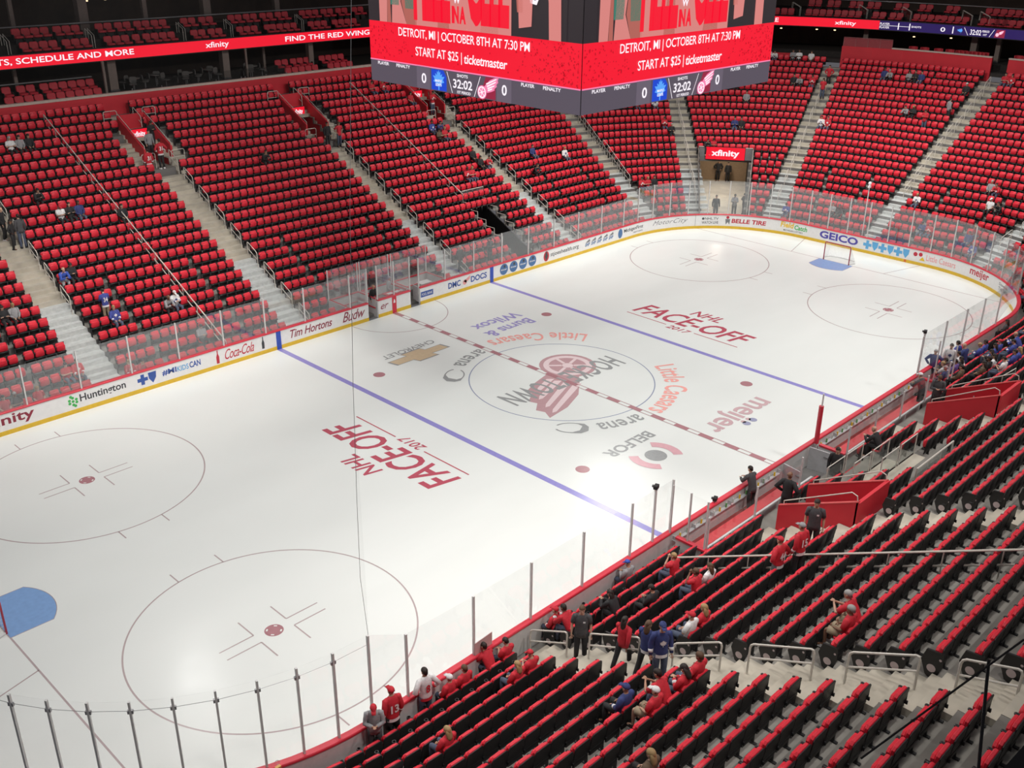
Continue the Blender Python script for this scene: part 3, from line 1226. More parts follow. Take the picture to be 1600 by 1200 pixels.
PITCHES = {'F': .490, 'N': .555}
SEATW = {'F': .985, 'N': 1.115}
SEATS = []           # (side, row, run index, number from the run's low end, count, s, position, yaw)
for side in ('F', 'N'):
    for k in range(NR):
        for ri, (a, b) in enumerate(runs(k, side)):
            o = row_off(k, side)
            # length measured on the row itself
            sl = srange(a, b, .25)
            pts = [Pz(s, o - .25, 0) for s in sl]
            cum = [0.0]
            for p, q in zip(pts[:-1], pts[1:]):
                cum.append(cum[-1] + (q - p).length)
            L = cum[-1]
            PITCH = PITCHES[side]
            gap = .22 if (side == 'F' and k <= 7 and L > 6.5) else 0.0
            n = int((L - 2 * gap) / PITCH)
            if n < 1:
                continue
            pit = (L - 2 * gap) / n if L - 2 * gap - n * PITCH < .6 else PITCH
            for j in range(n):
                d = (j + .5) * pit + (gap if j >= 4 else 0) + (gap if j >= n - 4 else 0)
                i = max(0, min(len(sl) - 2, next((t for t in range(len(cum) - 1) if cum[t + 1] >= d), len(cum) - 2)))
                s = sl[i] + (sl[i + 1] - sl[i]) * (d - cum[i]) / max(1e-6, cum[i + 1] - cum[i])
                q, nrm = P(s, o)
                pos = Vector((q.x, q.y, row_z(k, side)))
                if not in_view(pos + Vector((0, 0, .5)), 45):
                    continue
                SEATS.append((side, k, ri, j, n, s, pos, math.atan2(-nrm.y, -nrm.x) - PI / 2))

# ---- seat shapes (local: +y towards the rink, origin on the tread under the top of the backrest)
tilt = Matrix.Rotation(R_(7), 3, 'X')
PIV = Vector((0, .06, .42))


def rec(y, z):
    """a point of the backrest, reclined about the hinge"""
    return PIV + tilt @ Vector((0, y, z - .42))


PAN = Matrix.Rotation(R_(87), 3, 'X')


def pan(m, folded):
    if folded:
        m.pad(Vector((0, .145, .46)) + PAN @ Vector((0, .155, 0)), (.42, .31, .085), .055, rot=PAN, axis='z')
    else:
        m.pad((0, .29, .45), (.42, .31, .085), .055, axis='z')


def seat_parts(folded=True):
    P_ = {}
    m = MB()
    m.pad(rec(0, .53), (.475, .028, .64), .05, rot=tilt)
    m.box((0, .10, .37), (.42, .12, .07))
    P_['back_shell'] = (m, SEAT_BLACK)
    m = MB()
    m.pad(rec(.055, .66), (.425, .09, .39), .055, rot=tilt)
    P_['back_cushion'] = (m, RED_SEAT)
    m = MB()
    pan(m, folded)
    P_['seat_cushion'] = (m, RED_SEAT)
    m = MB()
    m.box((.245, .12, .20), (.035, .07, .40))
    m.box((.245, .14, .02), (.06, .26, .03))
    m.box((.245, .14, .42), (.03, .30, .08))
    P_['stanchion'] = (m, SEAT_BLACK)
    m = MB()
    m.pad((.248, .13, .70), (.06, .22, .05), .02, axis='z')
    m.box((.245, .05, .57), (.03, .05, .2))
    P_['armrest'] = (m, SEAT_BLACK)
    hold = MB()
    for a in range(12):
        t0, t1 = 2 * PI * a / 12, 2 * PI * (a + 1) / 12
        hold.hexa([(.245 + r_ * math.cos(t), .30 + r_ * math.sin(t), z_) for z_ in (.64, .71) for r_, t in ((.036, t0), (.055, t0), (.055, t1), (.036, t1))])
    P_['cup_holder'] = (hold, SEAT_BLACK)
    return P_


SP = {n: m.mesh(n, mm, False) for n, (m, mm) in seat_parts(True).items()}
SP_DOWN = seat_parts(False)['seat_cushion'][0].mesh('seat_cushion', RED_SEAT)

near = [q for q in SEATS if q[0] == 'N']
near.sort(key=lambda q: (q[6] - CAM).length)
vis = [q for q in near if in_view(q[6] + Vector((0, 0, .75)), 0)]
single = vis[:300]
single_ids = set(id(q) for q in single)


def near_block(q):
    x, k = q[6].x, q[1]
    if x < -17.0:
        return 'left of lowest stairway'
    if x < -6.7 and x > -15.6:
        return 'between near stairways' if k >= 7 else 'below near red stairwell'
    if x < 5.5:
        return 'right of near red stairwell'
    return 'beside far red stairwell'


OCC = {}           # seats people sit on, filled by nearest()


def nearest_seat(x, y, side, k):
    best = None
    for q in SEATS:
        if q[0] == side and q[1] == k:
            d = (q[6].x - x) ** 2 + (q[6].y - y) ** 2
            if best is None or d < best[0]:
                best = (d, q)
    return best[1] if best and best[0] < 1.2 else None


def build_seats():
    for q in single:
        side, k, ri, j, n, s, pos, yaw = q
        # j runs with s: on the near side that is from right to left in the picture
        fl, fr = n - j, j + 1
        where = near_block(q)
        if fl <= fr:
            lab = 'red folding seat, %s from left end of %s row, %s' % (ORD[fl], ORD[k + 1], where)
        else:
            lab = 'red folding seat, %s from right end of %s row, %s' % (ORD[fr], ORD[k + 1], where)
        e = empty('arena_chair', pos, yaw, lab, 'seat', 'red folding seats of the near stand')
        e.scale = (SEATW['N'], 1, 1.04)
        for nme in ('back_shell', 'back_cushion', 'stanchion', 'armrest') + (('cup_holder',) if k <= 1 else ()):
            link(nme, SP[nme], e)
        link('seat_cushion', SP_DOWN if id(q) in OCC else SP['seat_cushion'], e)
    # every other seat of the bowl, past the three hundred individuals, in one mesh
    base_v, base_f, base_m = [], [], []

    def low(m, mi):
        i = len(base_v)
        base_v.extend(m.v)
        for f in m.f:
            base_f.append(tuple(i + t for t in f))
            base_m.append(mi)
    m = MB()
    m.pad(rec(.055, .66), (.425, .09, .39), .055, rot=tilt)
    pan(m, True)
    low(m, 0)
    m = MB()
    m.box(rec(0, .53), (.475, .028, .64), rot=tilt)
    m.box((.245, .14, .21), (.035, .1, .42))
    m.box((.248, .13, .70), (.06, .22, .05))
    m.box((0, .12, .41), (.46, .16, .06))
    low(m, 1)
    BV = np.array(base_v)
    lens = np.array([len(f) for f in base_f])
    flat_ = np.array([t for f in base_f for t in f])
    mi_ = np.array(base_m)
    rest = [q for q in SEATS if id(q) not in single_ids]
    N = len(rest)
    nv = len(BV)
    Vv = np.empty((N, nv, 3))
    for i, q in enumerate(rest):
        c, s_, kx = math.cos(q[7]), math.sin(q[7]), SEATW[q[0]]
        Vv[i, :, 0] = BV[:, 0] * kx * c - BV[:, 1] * s_ + q[6].x
        Vv[i, :, 1] = BV[:, 0] * kx * s_ + BV[:, 1] * c + q[6].y
        Vv[i, :, 2] = BV[:, 2] + q[6].z
    # the same mesh with the cushion folded down, for seats somebody sits on
    m = MB()
    m.pad(rec(.055, .66), (.425, .09, .39), .055, rot=tilt)
    pan(m, False)
    BD = BV.copy()
    BD[:len(m.v)] = np.array(m.v)
    for i, q in enumerate(rest):
        if id(q) in OCC:
            c, s_ = math.cos(q[7]), math.sin(q[7])
            Vv[i, :, 0] = BD[:, 0] * c - BD[:, 1] * s_ + q[6].x
            Vv[i, :, 1] = BD[:, 0] * s_ + BD[:, 1] * c + q[6].y
            Vv[i, :, 2] = BD[:, 2] + q[6].z
    me = bpy.data.meshes.new('arena_chairs')
    me.vertices.add(N * nv)
    me.vertices.foreach_set('co', Vv.ravel())
    L = len(flat_)
    me.loops.add(N * L)
    me.loops.foreach_set('vertex_index', (flat_[None, :] + (np.arange(N) * nv)[:, None]).ravel())
    me.polygons.add(N * len(lens))
    starts = np.concatenate(([0], np.cumsum(lens)[:-1]))
    me.polygons.foreach_set('loop_start', (starts[None, :] + (np.arange(N) * L)[:, None]).ravel())
    me.polygons.foreach_set('loop_total', np.tile(lens, N))
    me.polygons.foreach_set('material_index', np.tile(mi_, N))
    me.materials.append(RED_SEAT)
    me.materials.append(SEAT_BLACK)
    me.update(calc_edges=True)
    me.validate()
    o = link('arena_chairs', me)
    tag(o, 'rows of red folding stadium seats filling the far and end stands', 'seats', 'stadium seats', 'stuff')
    print('seats', N, 'single', len(single))


# ---- aisle stairs: half-height steps on every tread
def stairs(side, kx, name):
    m = MB()
    for k in range(NR):
        dz = (row_z(k, side) - row_z(k - 1, side)) if k else .15
        if side == 'F':
            col = 0 if k >= 8 else 1
        else:
            col = 0
        kx(m, k, dz, col)
    return struct(name, m, [CONC, STEEL_DECK])


def far_stair(a, b):
    def f(m, k, dz, col):
        o0 = tread_front(k, 'F')
        z = row_z(k, 'F')
        for x0, x1 in (((a, b),) if not (17 <= k <= 20 and a > -10) else ((a - .72, a + .1), (b - .1, b + .98))):
            y0 = 12.95 + o0
            m.box(((x0 + x1) / 2, y0 - .15, z - dz * .75), (x1 - x0, .30, dz * .5), col)
            m.box(((x0 + x1) / 2, y0 + .24, z + .005), (x1 - x0 - .01, .5, .012), col)
            m.box(((x0 + x1) / 2, y0 - .004, z - dz * .25), (x1 - x0 - .01, .012, dz * .5), col)
    return f


for i, (a, b) in enumerate(FA):
    stairs('F', far_stair(a, b), 'floor_stairs_far')


def corner_stair(L, Rr):
    def f(m, k, dz, col):
        o0 = tread_front(k, 'F')
        z = row_z(k, 'F')

        def cut(line, o):
            a, b = Vector(line[0]), Vector(line[1])
            d = b - a
            lo, hi = -1.2, 2.2
            for _ in range(40):
                mid = (lo + hi) / 2
                q = a + d * mid
                if off_of(q.x, q.y) < o:
                    lo = mid
                else:
                    hi = mid
            q = a + d * lo
            return Vector((q.x, q.y, 0))
        for oo, zz, h in ((o0 - .3, z - dz * .5, dz * .5), (o0, z + .012, .012)):
            w_ = .3 if h > .05 else .5
            A, B = cut(L, oo), cut(Rr, oo)
            C_, D_ = cut(L, oo + w_), cut(Rr, oo + w_)
            up = Vector((0, 0, 1))
            m.hexa([A + up * (zz - h), B + up * (zz - h), D_ + up * (zz - h), C_ + up * (zz - h), A + up * zz, B + up * zz, D_ + up * zz, C_ + up * zz], col)
    return f


for L, Rr in CORNER:
    stairs('F', corner_stair(L, Rr), 'floor_stairs_corner')


def near_stair(a, b, k0, k1=99):
    def f(m, k, dz, col):
        if k < k0 or k > k1:
            return
        y0 = -12.95 - tread_front(k, 'N')
        z = row_z(k, 'N')
        m.box(((a + b) / 2, y0 + .15, z - dz * .75), (b - a, .30, dz * .5), col)
        m.box(((a + b) / 2, y0 + .004, z - dz * .25), (b - a, .012, dz * .5), col)
        y1 = -12.95 - tread_front(k + 1, 'N')
        m.box(((a + b) / 2, (y0 + y1) / 2, z + .005), (b - a, abs(y1 - y0), .012), col)
    return f


stairs('N', near_stair(-17.0, -15.55, 1), 'floor_stairs_near')
stairs('N', near_stair(-6.7, -5.45, 7), 'floor_stairs_near')
stairs('N', near_stair(5.45, 6.7, 7), 'floor_stairs_near')
stairs('N', near_stair(-7.5, -6.2, 2, 6), 'floor_stairs_near')
stairs('N', near_stair(4.05, 5.5, 2, 6), 'floor_stairs_near')


# ---- aisle handrails
def hoop(pts, label, group, mid=True, r=.022):
    """a bent tube rail: pts = foot, top bend start ... foot"""
    a, b = Vector(pts[0]), Vector(pts[1])
    H = .92
    e = empty('aisle_handrail', a, 0, label, 'handrail', group)
    d = b - a
    up = Vector((0, 0, H))
    n = d.normalized() * .1
    m = MB()
    m.tube([(0, 0, 0), up - Vector((0, 0, .12)), up - Vector((0, 0, .035)) + n * .3, up + n, d + up - n, d + up - Vector((0, 0, .035)) - n * .3, d + up - Vector((0, 0, .12)), d], r, 6)
    m.build('top_rail', RAIL, e)
    if mid:
        m = MB()
        m.tube([Vector((0, 0, H * .55)), d + Vector((0, 0, H * .55))], r * .85, 6)
        m.build('mid_rail', RAIL, e)
    return e


wh = ['left far stairway', 'second far stairway', 'third far stairway', 'fourth far stairway']
for i, (a, b) in enumerate(FA):
    ks = [0, 2, 4, 6, 8, 10, 12, 14, 16, 21] if i else [6, 8, 10, 12, 14, 16, 18]
    for k in ks:
        x = b - .14
        y0 = 12.95 + row_off(k, 'F') - .2
        y1 = y0 + .95
        p0, p1 = Vector((x, y0, row_z(k, 'F'))), Vector((x, y1, row_z(k, 'F') + .48))
        if in_view(p0) and in_view(p1):
            hoop((p0, p1), 'steel handrail hoop on the %s at its %s row' % (wh[i], ORD[k + 1]), 'handrail hoops of the far stand')
wc = ['stairway left of far corner', 'stairway left of corner tunnel', 'stairway right of corner tunnel', 'stairway behind far goal', 'stairway at right edge']
for i, (L, Rr) in enumerate(CORNER):
    for k in range(0, 23, 2):
        f = (k + 1) / 20
        m0 = Vector(L[0]).lerp(Vector(L[1]), f)
        m1 = Vector(Rr[0]).lerp(Vector(Rr[1]), f)
        c0 = m1.lerp(m0, .12 if i == 0 else .5)
        dirn = (Vector(Rr[1]) - Vector(Rr[0])).normalized()
        c1 = c0 + dirn * .95

        def tz(c):
            o = off_of(c.x, c.y)
            return .15 + .4 * max(0, math.floor((o - .4) / .79))
        if off_of(c0.x, c0.y) > 18.5 or off_of(c0.x, c0.y) < .5:
            continue
        p0 = Vector((c0.x, c0.y, tz(c0)))
        p1 = Vector((c1.x, c1.y, tz(c0) + .48))
        if in_view(p0):
            hoop((p0, p1), 'steel handrail hoop on the %s, %s up from the ice' % (wc[i], ORD[k // 2 + 1]), 'handrail hoops of the far stand')
ys = [(-13.3, -14.78), (-15.63, -17.38), (-18.48, -19.9), (-20.68, -22.32), (-23.13, -24.65), (-25.45, -26.6)]


def near_z(y):
    z = 0.05
    for k in range(NR):
        if -y > 12.95 + tread_front(k, 'N'):
            z = row_z(k, 'N')
    return z


for i, (a, b) in enumerate(ys):
    hoop(((-16.1, a, near_z(a)), (-16.1, b, near_z(b))), 'long steel handrail in the near stairway, %s up from the boards' % ORD[i + 1], 'handrails of the near stairway', r=.03)


# ---- long dividing rails
def long_rail(pts, label, posts=7):
    pts = [Vector(p) for p in pts]
    e = empty('dividing_rail', pts[0], 0, label, 'railing', 'dividing rails down the seating')
    q = [p - pts[0] for p in pts]
    m = MB()
    m.tube([p + Vector((0, 0, .95)) for p in q], .032, 6)
    m.build('top_rail', RAIL, e)
    m = MB()
    m.tube([p + Vector((0, 0, .5)) for p in q], .03, 6)
    m.build('mid_rail', RAIL, e)
    for k in range(posts + 1):
        m = MB()
        p = q[0].lerp(q[-1], k / posts)
        m.tube([p + Vector((0, 0, -.05)), p + Vector((0, 0, .95))], .02, 6)
        m.build('post', RAIL, e)
    return e


def slope_pt(x, y, side, lift=0.0):
    o = abs(y) - 12.95
    if side == 'F':
        return (x, y, .15 + .4 * max(0, (o - 1.0) / .79) + lift)
    return (x, y, .15 + .4 * max(0, (o - 1.0) / .79) + lift)


long_rail([slope_pt(-10.55, 13.4, 'F'), slope_pt(-10.55, 31.6, 'F')], 'long steel rail down the far stand left of the second stairway', 14)
long_rail([slope_pt(11.25, 19.3, 'F'), slope_pt(11.25, 31.2, 'F')], 'long steel rail down the far stand ending above the black passage', 9)
long_rail([slope_pt(-10.2, -14.2, 'N'), slope_pt(-10.2, -25.6, 'N')], 'long steel rail across the near seats behind the two red jerseys', 8)

# ---- end panels with a round emblem on the aisle ends of near rows
EMB = mat('emblem_pale', srgb(190, 175, 175), .5)
for k in range(0, 18):
    for x, kk in ((-15.47, range(0, 18)), (-5.37, range(7, 14)), (6.78, range(7, 9))):
        if k not in kk:
            continue
        y = -12.95 - row_off(k, 'N')
        z = row_z(k, 'N')
        if not in_view((x, y, z + .5)):
            continue
        where = 'beside the lowest stairway' if x < -10 else ('above the near red stairwell' if x < 0 else 'above the far red stairwell')
        e = empty('row_end_bracket', (x, y, z), 0, 'black end panel with round pale emblem, %s row, %s' % (ORD[k + 1], where), 'end panel', 'end panels of the near rows')
        m = MB()
        prof = [(-.02, .74), (.36, .70), (.44, .40), (.30, .06), (.18, 0), (.06, .06), (-.04, .40)]
        m.loft([[(-.025, yy, zz) for yy, zz in prof], [(.025, yy, zz) for yy, zz in prof]])
        m.build('panel', SEAT_BLACK, e)
        m = MB()
        for (cy, cz, r_) in ((.19, .27, .10), (.03, .56, .03)):
            m.face([(-.028, cy - r_ * math.cos(2 * PI * t / 18), cz + r_ * math.sin(2 * PI * t / 18)) for t in range(18)])
        m.build('emblem', EMB, e)

# ------------------------------------------------------------------ red stairwell walls
CAPLINE = mat('cap_line', srgb(200, 80, 80), .4)


def stairwell(x0, x1, y0, y1, h0, h1, label, side, rails=True):
    """open stair down out of the terrace with red parapet walls; y1 is the high closed end"""
    e = empty('stairwell_wall', (0, 0, 0), 0, label, 'stairwell walls', 'red stairwells in the stands')
    b0 = slope_pt(0, y0, side)[2]
    b1 = slope_pt(0, y1, side)[2]
    t = .12
    for x in (x0, x1):
        m = MB()
        m.hexa([(x - t / 2, y0, b0 - 2.3), (x + t / 2, y0, b0 - 2.3), (x + t / 2, y1, b0 - 2.3), (x - t / 2, y1, b0 - 2.3), (x - t / 2, y0, b0 + h0), (x + t / 2, y0, b0 + h0), (x + t / 2, y1, b1 + h1), (x - t / 2, y1, b1 + h1)])
        m.build('side_wall', WALLRED, e)
    m = MB()
    m.box(((x0 + x1) / 2, y1, b1 + h1 - 1.0), (x1 - x0 + t, t, 2.0))
    m.build('back_wall', WALLRED, e)
    m = MB()
    for x in (x0, x1):
        m.hexa([(x - t / 2 - .01, y0, b0 + h0), (x + t / 2 + .01, y0, b0 + h0), (x + t / 2 + .01, y1, b1 + h1), (x - t / 2 - .01, y1, b1 + h1), (x - t / 2 - .01, y0, b0 + h0 + .03), (x + t / 2 + .01, y0, b0 + h0 + .03), (x + t / 2 + .01, y1, b1 + h1 + .03), (x - t / 2 - .01, y1, b1 + h1 + .03)])
    m.build('wall_cap', CAPLINE, e)
    if rails:
        for x in (x0, x1):
            m = MB()
            z0, z1 = b0 + h0 + .03, b1 + h1 + .03
            d = (y1 - y0)
            m.tube([(x, y0 + d * .06, z0), (x, y0 + d * .06, z0 + .22), (x, y0 + d * .10, z0 + .28), (x, y0 + d * .9, z1 + .22), (x, y0 + d * .97, z1 + .16), (x, y0 + d * .98, z1)], .022, 6)
            m.build('grab_rail', RAIL, e)
    # dark steps going down inside
    m = MB()
    for k in range(7):
        yy = y0 + (y1 - y0) * (k + .5) / 7
        m.box(((x0 + x1) / 2, yy, b0 - .25 - .22 * k), (x1 - x0 - t, abs(y1 - y0) / 7, .2))
    m.build('inner_steps', CONC_DARK, e)
    return e


stairwell(-6.1, -4.1, -15.7, -18.5, 1.15, 1.05, 'red walled stairwell in near stand behind the nearer player bench', 'N')
stairwell(5.6, 7.6, -15.7, -18.5, 1.15, 1.05, 'red walled stairwell in near stand farther off, beside the crowd', 'N')


def xf_sign(loc, wdt, hgt, yaw, label, pale=1.0):
    e = empty('lit_sign', loc, yaw, label, 'sign', 'red xfinity signs')
    m = MB()
    m.box((0, .06, 0), (wdt + .06, .1, hgt + .06))
    m.build('housing', BLACK, e)
    m = MB()
    m.face([(-wdt / 2, 0, -hgt / 2), (wdt / 2, 0, -hgt / 2), (wdt / 2, 0, hgt / 2), (-wdt / 2, 0, hgt / 2)])
    m.build('screen', E_RED, e)
    m = MB()
    put_text(m, 'xfinity', lambda u, v: (u, -.012, v), -wdt * .36, -hgt * .36, wdt * .36, hgt * .3, 0, .03)
    m.build('lettering', E_WHITE, e)
    return e


for i, (x0, lab) in enumerate(((-6.55, 'left'), (4.97, 'middle'), (15.55, 'right'))):
    e = empty('stairwell_wall', (0, 0, 0), 0, 'red walled doorway high in the far stand, %s one of three' % lab, 'stairwell walls', 'red stairwells in the stands')
    x1 = x0 + 1.7
    y0, y1 = 27.7, 30.7
    b0, b1 = slope_pt(0, y0, 'F')[2], slope_pt(0, y1, 'F')[2]
    for x in (x0, x1):
        m = MB()
        m.hexa([(x - .06, y0, b0 - .6), (x + .06, y0, b0 - .6), (x + .06, y1, b0 - .6), (x - .06, y1, b0 - .6), (x - .06, y0, b0 + .95), (x + .06, y0, b0 + .95), (x + .06, y1, b1 + .95), (x - .06, y1, b1 + .95)])
        m.build('side_wall', WALLRED, e)
    m = MB()
    m.box(((x0 + x1) / 2, y1, b1 + .3), (1.7, .12, 1.4))
    m.build('lintel_wall', WALLRED, e)
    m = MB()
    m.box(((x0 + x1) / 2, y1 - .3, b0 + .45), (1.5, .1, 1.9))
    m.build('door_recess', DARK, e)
    m = MB()
    m.box(((x0 + x1) / 2, (y0 + y1) / 2, b0 - .33), (1.6, 3.0, .1))
    m.build('landing', CONC, e)
    for x in (x0, x1):
        m = MB()
        m.tube([(x, y0, b0 + .95), (x, y0, b0 + 1.12), (x, y1, b1 + 1.12)], .02, 6)
        m.build('grab_rail', RAIL, e)
    xf_sign(((x0 + x1) / 2 + .02, 29.9, 8.52), 1.05, .62, 0, 'small red xfinity sign above the %s far stand doorway' % lab)
    # hoops guarding the doorway
    for kx, (px, py) in enumerate(((x0 - .7, 31.05), (x1 + .1, 31.05), (x0 - .5, 27.2), (x1 - .3, 27.2))):
        z = .15 + .4 * math.floor((py - 12.95 - .4) / .79)
        hoop(((px, py, z), (px + .85, py, z)), 'steel guard rail at the %s far doorway, %s' % (lab, ('upper left', 'upper right', 'lower left', 'lower right')[kx]), 'guard rails at the far doorways')

# ---- the black passage at the foot of the far stand
e = empty('passage_lining', (0, 0, 0), 0, 'black lined passage cut through the far seats below the dividing rail', 'passage')
m = MB()
for x in (11.3, 13.0):
    m.hexa([(x - .04, 14.4, 0), (x + .04, 14.4, 0), (x + .04, 19.3, 0), (x - .04, 19.3, 0), (x - .04, 14.4, .5), (x + .04, 14.4, .5), (x + .04, 19.3, 3.0), (x - .04, 19.3, 3.0)])
m.build('side_lining', BLACK, e)
m = MB()
m.box((12.15, 19.3, 1.5), (1.7, .08, 3.0))
m.build('end_lining', BLACK, e)
m = MB()
m.box((12.15, 16.8, .04), (1.7, 5.0, .04))
m.build('passage_floor', BLACK, e)
for x, lab in ((11.25, 'left'), (13.05, 'right')):
    m = MB()
    pts = []
    for k in range(5):
        y = 15.2 + .79 * k + .3
        z = .15 + .4 * (k + 2)
        pts += [(x, y, z + .75), (x, y + .75, z + .75), (x, y + .78, z + 1.15)]
    m.tube(pts, .022, 6)
    for k in range(5):
        m.tube([(x, 15.5 + .79 * k, .55 + .4 * k), (x, 15.5 + .79 * k, 1.7 + .4 * k)], .018, 5)
    m.build('guard_rail', RAIL, e)
m = MB()
m.hexa([(11.2, 19.36, 3.0), (13.2, 19.36, 3.0), (13.2, 19.4, 3.0), (11.2, 19.4, 3.0), (11.2, 19.36, 4.0), (13.2, 19.36, 4.0), (13.2, 19.4, 4.0), (11.2, 19.4, 4.0)])
m.build('head_panel', CLEAR, e)
m = MB()
m.tube([(11.2, 19.38, 3.0), (11.2, 19.38, 4.0), (13.2, 19.38, 4.0), (13.2, 19.38, 3.0)], .025, 6)
m.build('head_rail', RAIL, e)

# ---- the corner tunnel under the big sign
e = empty('corner_tunnel', (0, 0, 0), 0, 'dark vehicle tunnel through the far corner stand under the big red sign', 'tunnel')
ft = [Vector((a, b, 0)) for a, b in FAR_TUN]
bd = (ft[2] - ft[1]).normalized()
inw = Vector((bd.y, -bd.x, 0))
if inw.dot(Vector((1, 1, 0))) < 0:
    inw = -inw
m = MB()
for a, b, h0, h1 in ((ft[0], ft[1], .9, 5.0), (ft[3], ft[2], .9, 5.0)):
    z0, z1 = Vector((0, 0, h0)), Vector((0, 0, h1))
    zl = Vector((0, 0, 0))
    m.face([a + zl, b + zl, b + z1, a + z0])
    c = b + inw * 8
    m.face([b + zl, c + zl, c + Vector((0, 0, 3.6)), b + Vector((0, 0, 3.6))])
m.face([ft[1] + Vector((0, 0, 3.5)), ft[2] + Vector((0, 0, 3.5)), ft[2] + inw * 8 + Vector((0, 0, 3.5)), ft[1] + inw * 8 + Vector((0, 0, 3.5))])
m.build('side_lining', DARK, e)
m = MB()
m.face([ft[1] + inw * 8, ft[2] + inw * 8, ft[2] + inw * 8 + Vector((0, 0, 3.5)), ft[1] + inw * 8 + Vector((0, 0, 3.5))])
m.build('end_wall', mat('tunnel_tan', (0.30, 0.21, 0.13), .7), e, label='tan wall deep in the tunnel')
m = MB()
m.face([ft[0] + Vector((0, 0, .03)), ft[3] + Vector((0, 0, .03)), ft[2] + inw * 8 + Vector((0, 0, .03)), ft[1] + inw * 8 + Vector((0, 0, .03))])
m.build('tunnel_floor', CONC, e)
m = MB()
a, b = ft[1] + Vector((0, 0, 3.5)), ft[2] + Vector((0, 0, 3.5))
m.hexa([a, b, b + inw * .12, a + inw * .12, a + Vector((0, 0, .95)), b + Vector((0, 0, .95)), b + inw * .12 + Vector((0, 0, .95)), a + inw * .12 + Vector((0, 0, .95))])
m.build('header_panel', GREYMETAL, e)
m = MB()
for A, B in ((ft[0], ft[1]), (ft[3], ft[2])):
    pts = []
    for k in range(9):
        t = .08 + .9 * k / 9
        q = A.lerp(B, t)
        z = .95 + .42 * k
        pts += [q + Vector((0, 0, z)), A.lerp(B, t + .9 / 9 * .9) + Vector((0, 0, z + .08))]
    m.tube(pts, .035, 6)
    for k in range(0, 9):
        q = A.lerp(B, .08 + .1 * k)
        m.tube([q + Vector((0, 0, .0)), q + Vector((0, 0, .95 + .42 * k))], .025, 5)
m.tube([a + Vector((0, 0, .95)), b + Vector((0, 0, .95))], .03, 6)
m.build('guard_rail', RAIL, e)
c = (ft[1] + ft[2]) / 2 - inw * .06
for tdep in (1.5, 5.0):
    q = (ft[1] + ft[2]) / 2 + inw * tdep
    area('tunnel_fill_light', (q.x, q.y, 3.4), (1.6, .4), 110, color=(1, .85, .7))  # unseen fill light added to brighten the tunnel inside
xf_sign((c.x, c.y, 3.98), 3.0, .95, math.atan2(bd.y, bd.x), 'large red xfinity sign above the far corner tunnel')

# ------------------------------------------------------------------ wall behind the bowl and the suite levels
def ring_wall(name, sec, s0, s1, m, step=.8):
    mb_ = MB()
    sweep(mb_, sec, srange(s0, s1, step), 0, True)
    return struct(name, mb_, m)


ring_wall('wall_far', [(19.62, 8.6), (19.62, 10.52), (19.8, 10.52), (19.8, 8.6)], -27, 27.5, WALLRED)
ring_wall('trim_1', [(19.58, 10.52), (19.58, 10.66), (19.86, 10.66), (19.86, 10.52)], -27, 27.5, CREAM)
ring_wall('wall_end', [(19.62, 8.6), (19.62, 10.3), (19.8, 10.3), (19.8, 8.6)], 27.5, 31.6, WALLRED)
ring_wall('wall_end', [(19.62, 8.6), (19.62, 11.1), (19.8, 11.1), (19.8, 8.6)], 32.72, 38.75, WALLRED)
ring_wall('trim_2', [(19.58, 11.1), (19.58, 11.2), (19.86, 11.2), (19.86, 11.1)], 33.95, 38.75, CREAM)
ring_wall('wall_end', [(19.62, 8.6), (19.62, 11.1), (19.8, 11.1), (19.8, 8.6)], 40.0, 48, WALLRED)
ring_wall('trim_2', [(19.58, 11.1), (19.58, 11.2), (19.86, 11.2), (19.86, 11.1)], 40.0, 48, CREAM)
# lower suite level: floor, dark back wall; upper slab, upper back wall, ceiling
ring_wall('floor_suite', [(19.8, 9.7), (19.8, 9.98), (27, 9.98), (27, 9.7)], -27, 48, DARK)
ring_wall('floor_suite', [(21.5, 9.98), (21.5, 10.42), (27, 10.42), (27, 9.98)], -27, 48, DARK)
ring_wall('wall_suite', [(26.5, 10), (26.5, 12.5), (26.7, 12.5), (26.7, 10)], -27, 48, DARKBROWN)
ring_wall('floor_upper_suite', [(21.3, 12.4), (21.3, 12.86), (22.45, 12.86), (22.45, 13.55), (28, 13.55), (28, 12.4)], -27, 48, DARK)
ring_wall('wall_upper_suite', [(27.5, 13.5), (27.5, 17.5), (27.8, 17.5), (27.8, 13.5)], -27, 48, DARKBROWN)
ring_wall('ceiling', [(24.5, 16.9), (24.5, 17.2), (28, 17.2), (28, 16.9)], -27, 48, DARK)
ring_wall('trim_3', [(24.6, 16.35), (24.6, 17.0), (24.9, 17.0), (24.9, 16.35)], -16, -5.3, TAUPE)
# counter rail behind the upper seats
ring_wall('trim_4', [(23.75, 14.42), (23.75, 14.48), (24.0, 14.48), (24.0, 14.42)], -20, 48, GREYMETAL)
ring_wall('trim_5', [(22.6, 11.30), (22.6, 11.36), (22.8, 11.36), (22.8, 11.30)], -20, -5.6, GREYMETAL)


def column(s, o, z0, z1, wd, label):
    e = empty('suite_column', Pz(s, o, z0), 0, label, 'column', 'columns of the suite levels')
    q, n = P(s, o)
    e.rotation_euler = (0, 0, math.atan2(n.y, n.x) - PI / 2)
    m = MB()
    m.box((0, 0, (z1 - z0) / 2), (wd, wd, z1 - z0))
    m.build('shaft', TAUPE, e)
    m = MB()
    m.box((0, 0, .06), (wd + .06, wd + .06, .12))
    m.build('plinth', GREYDARK, e)


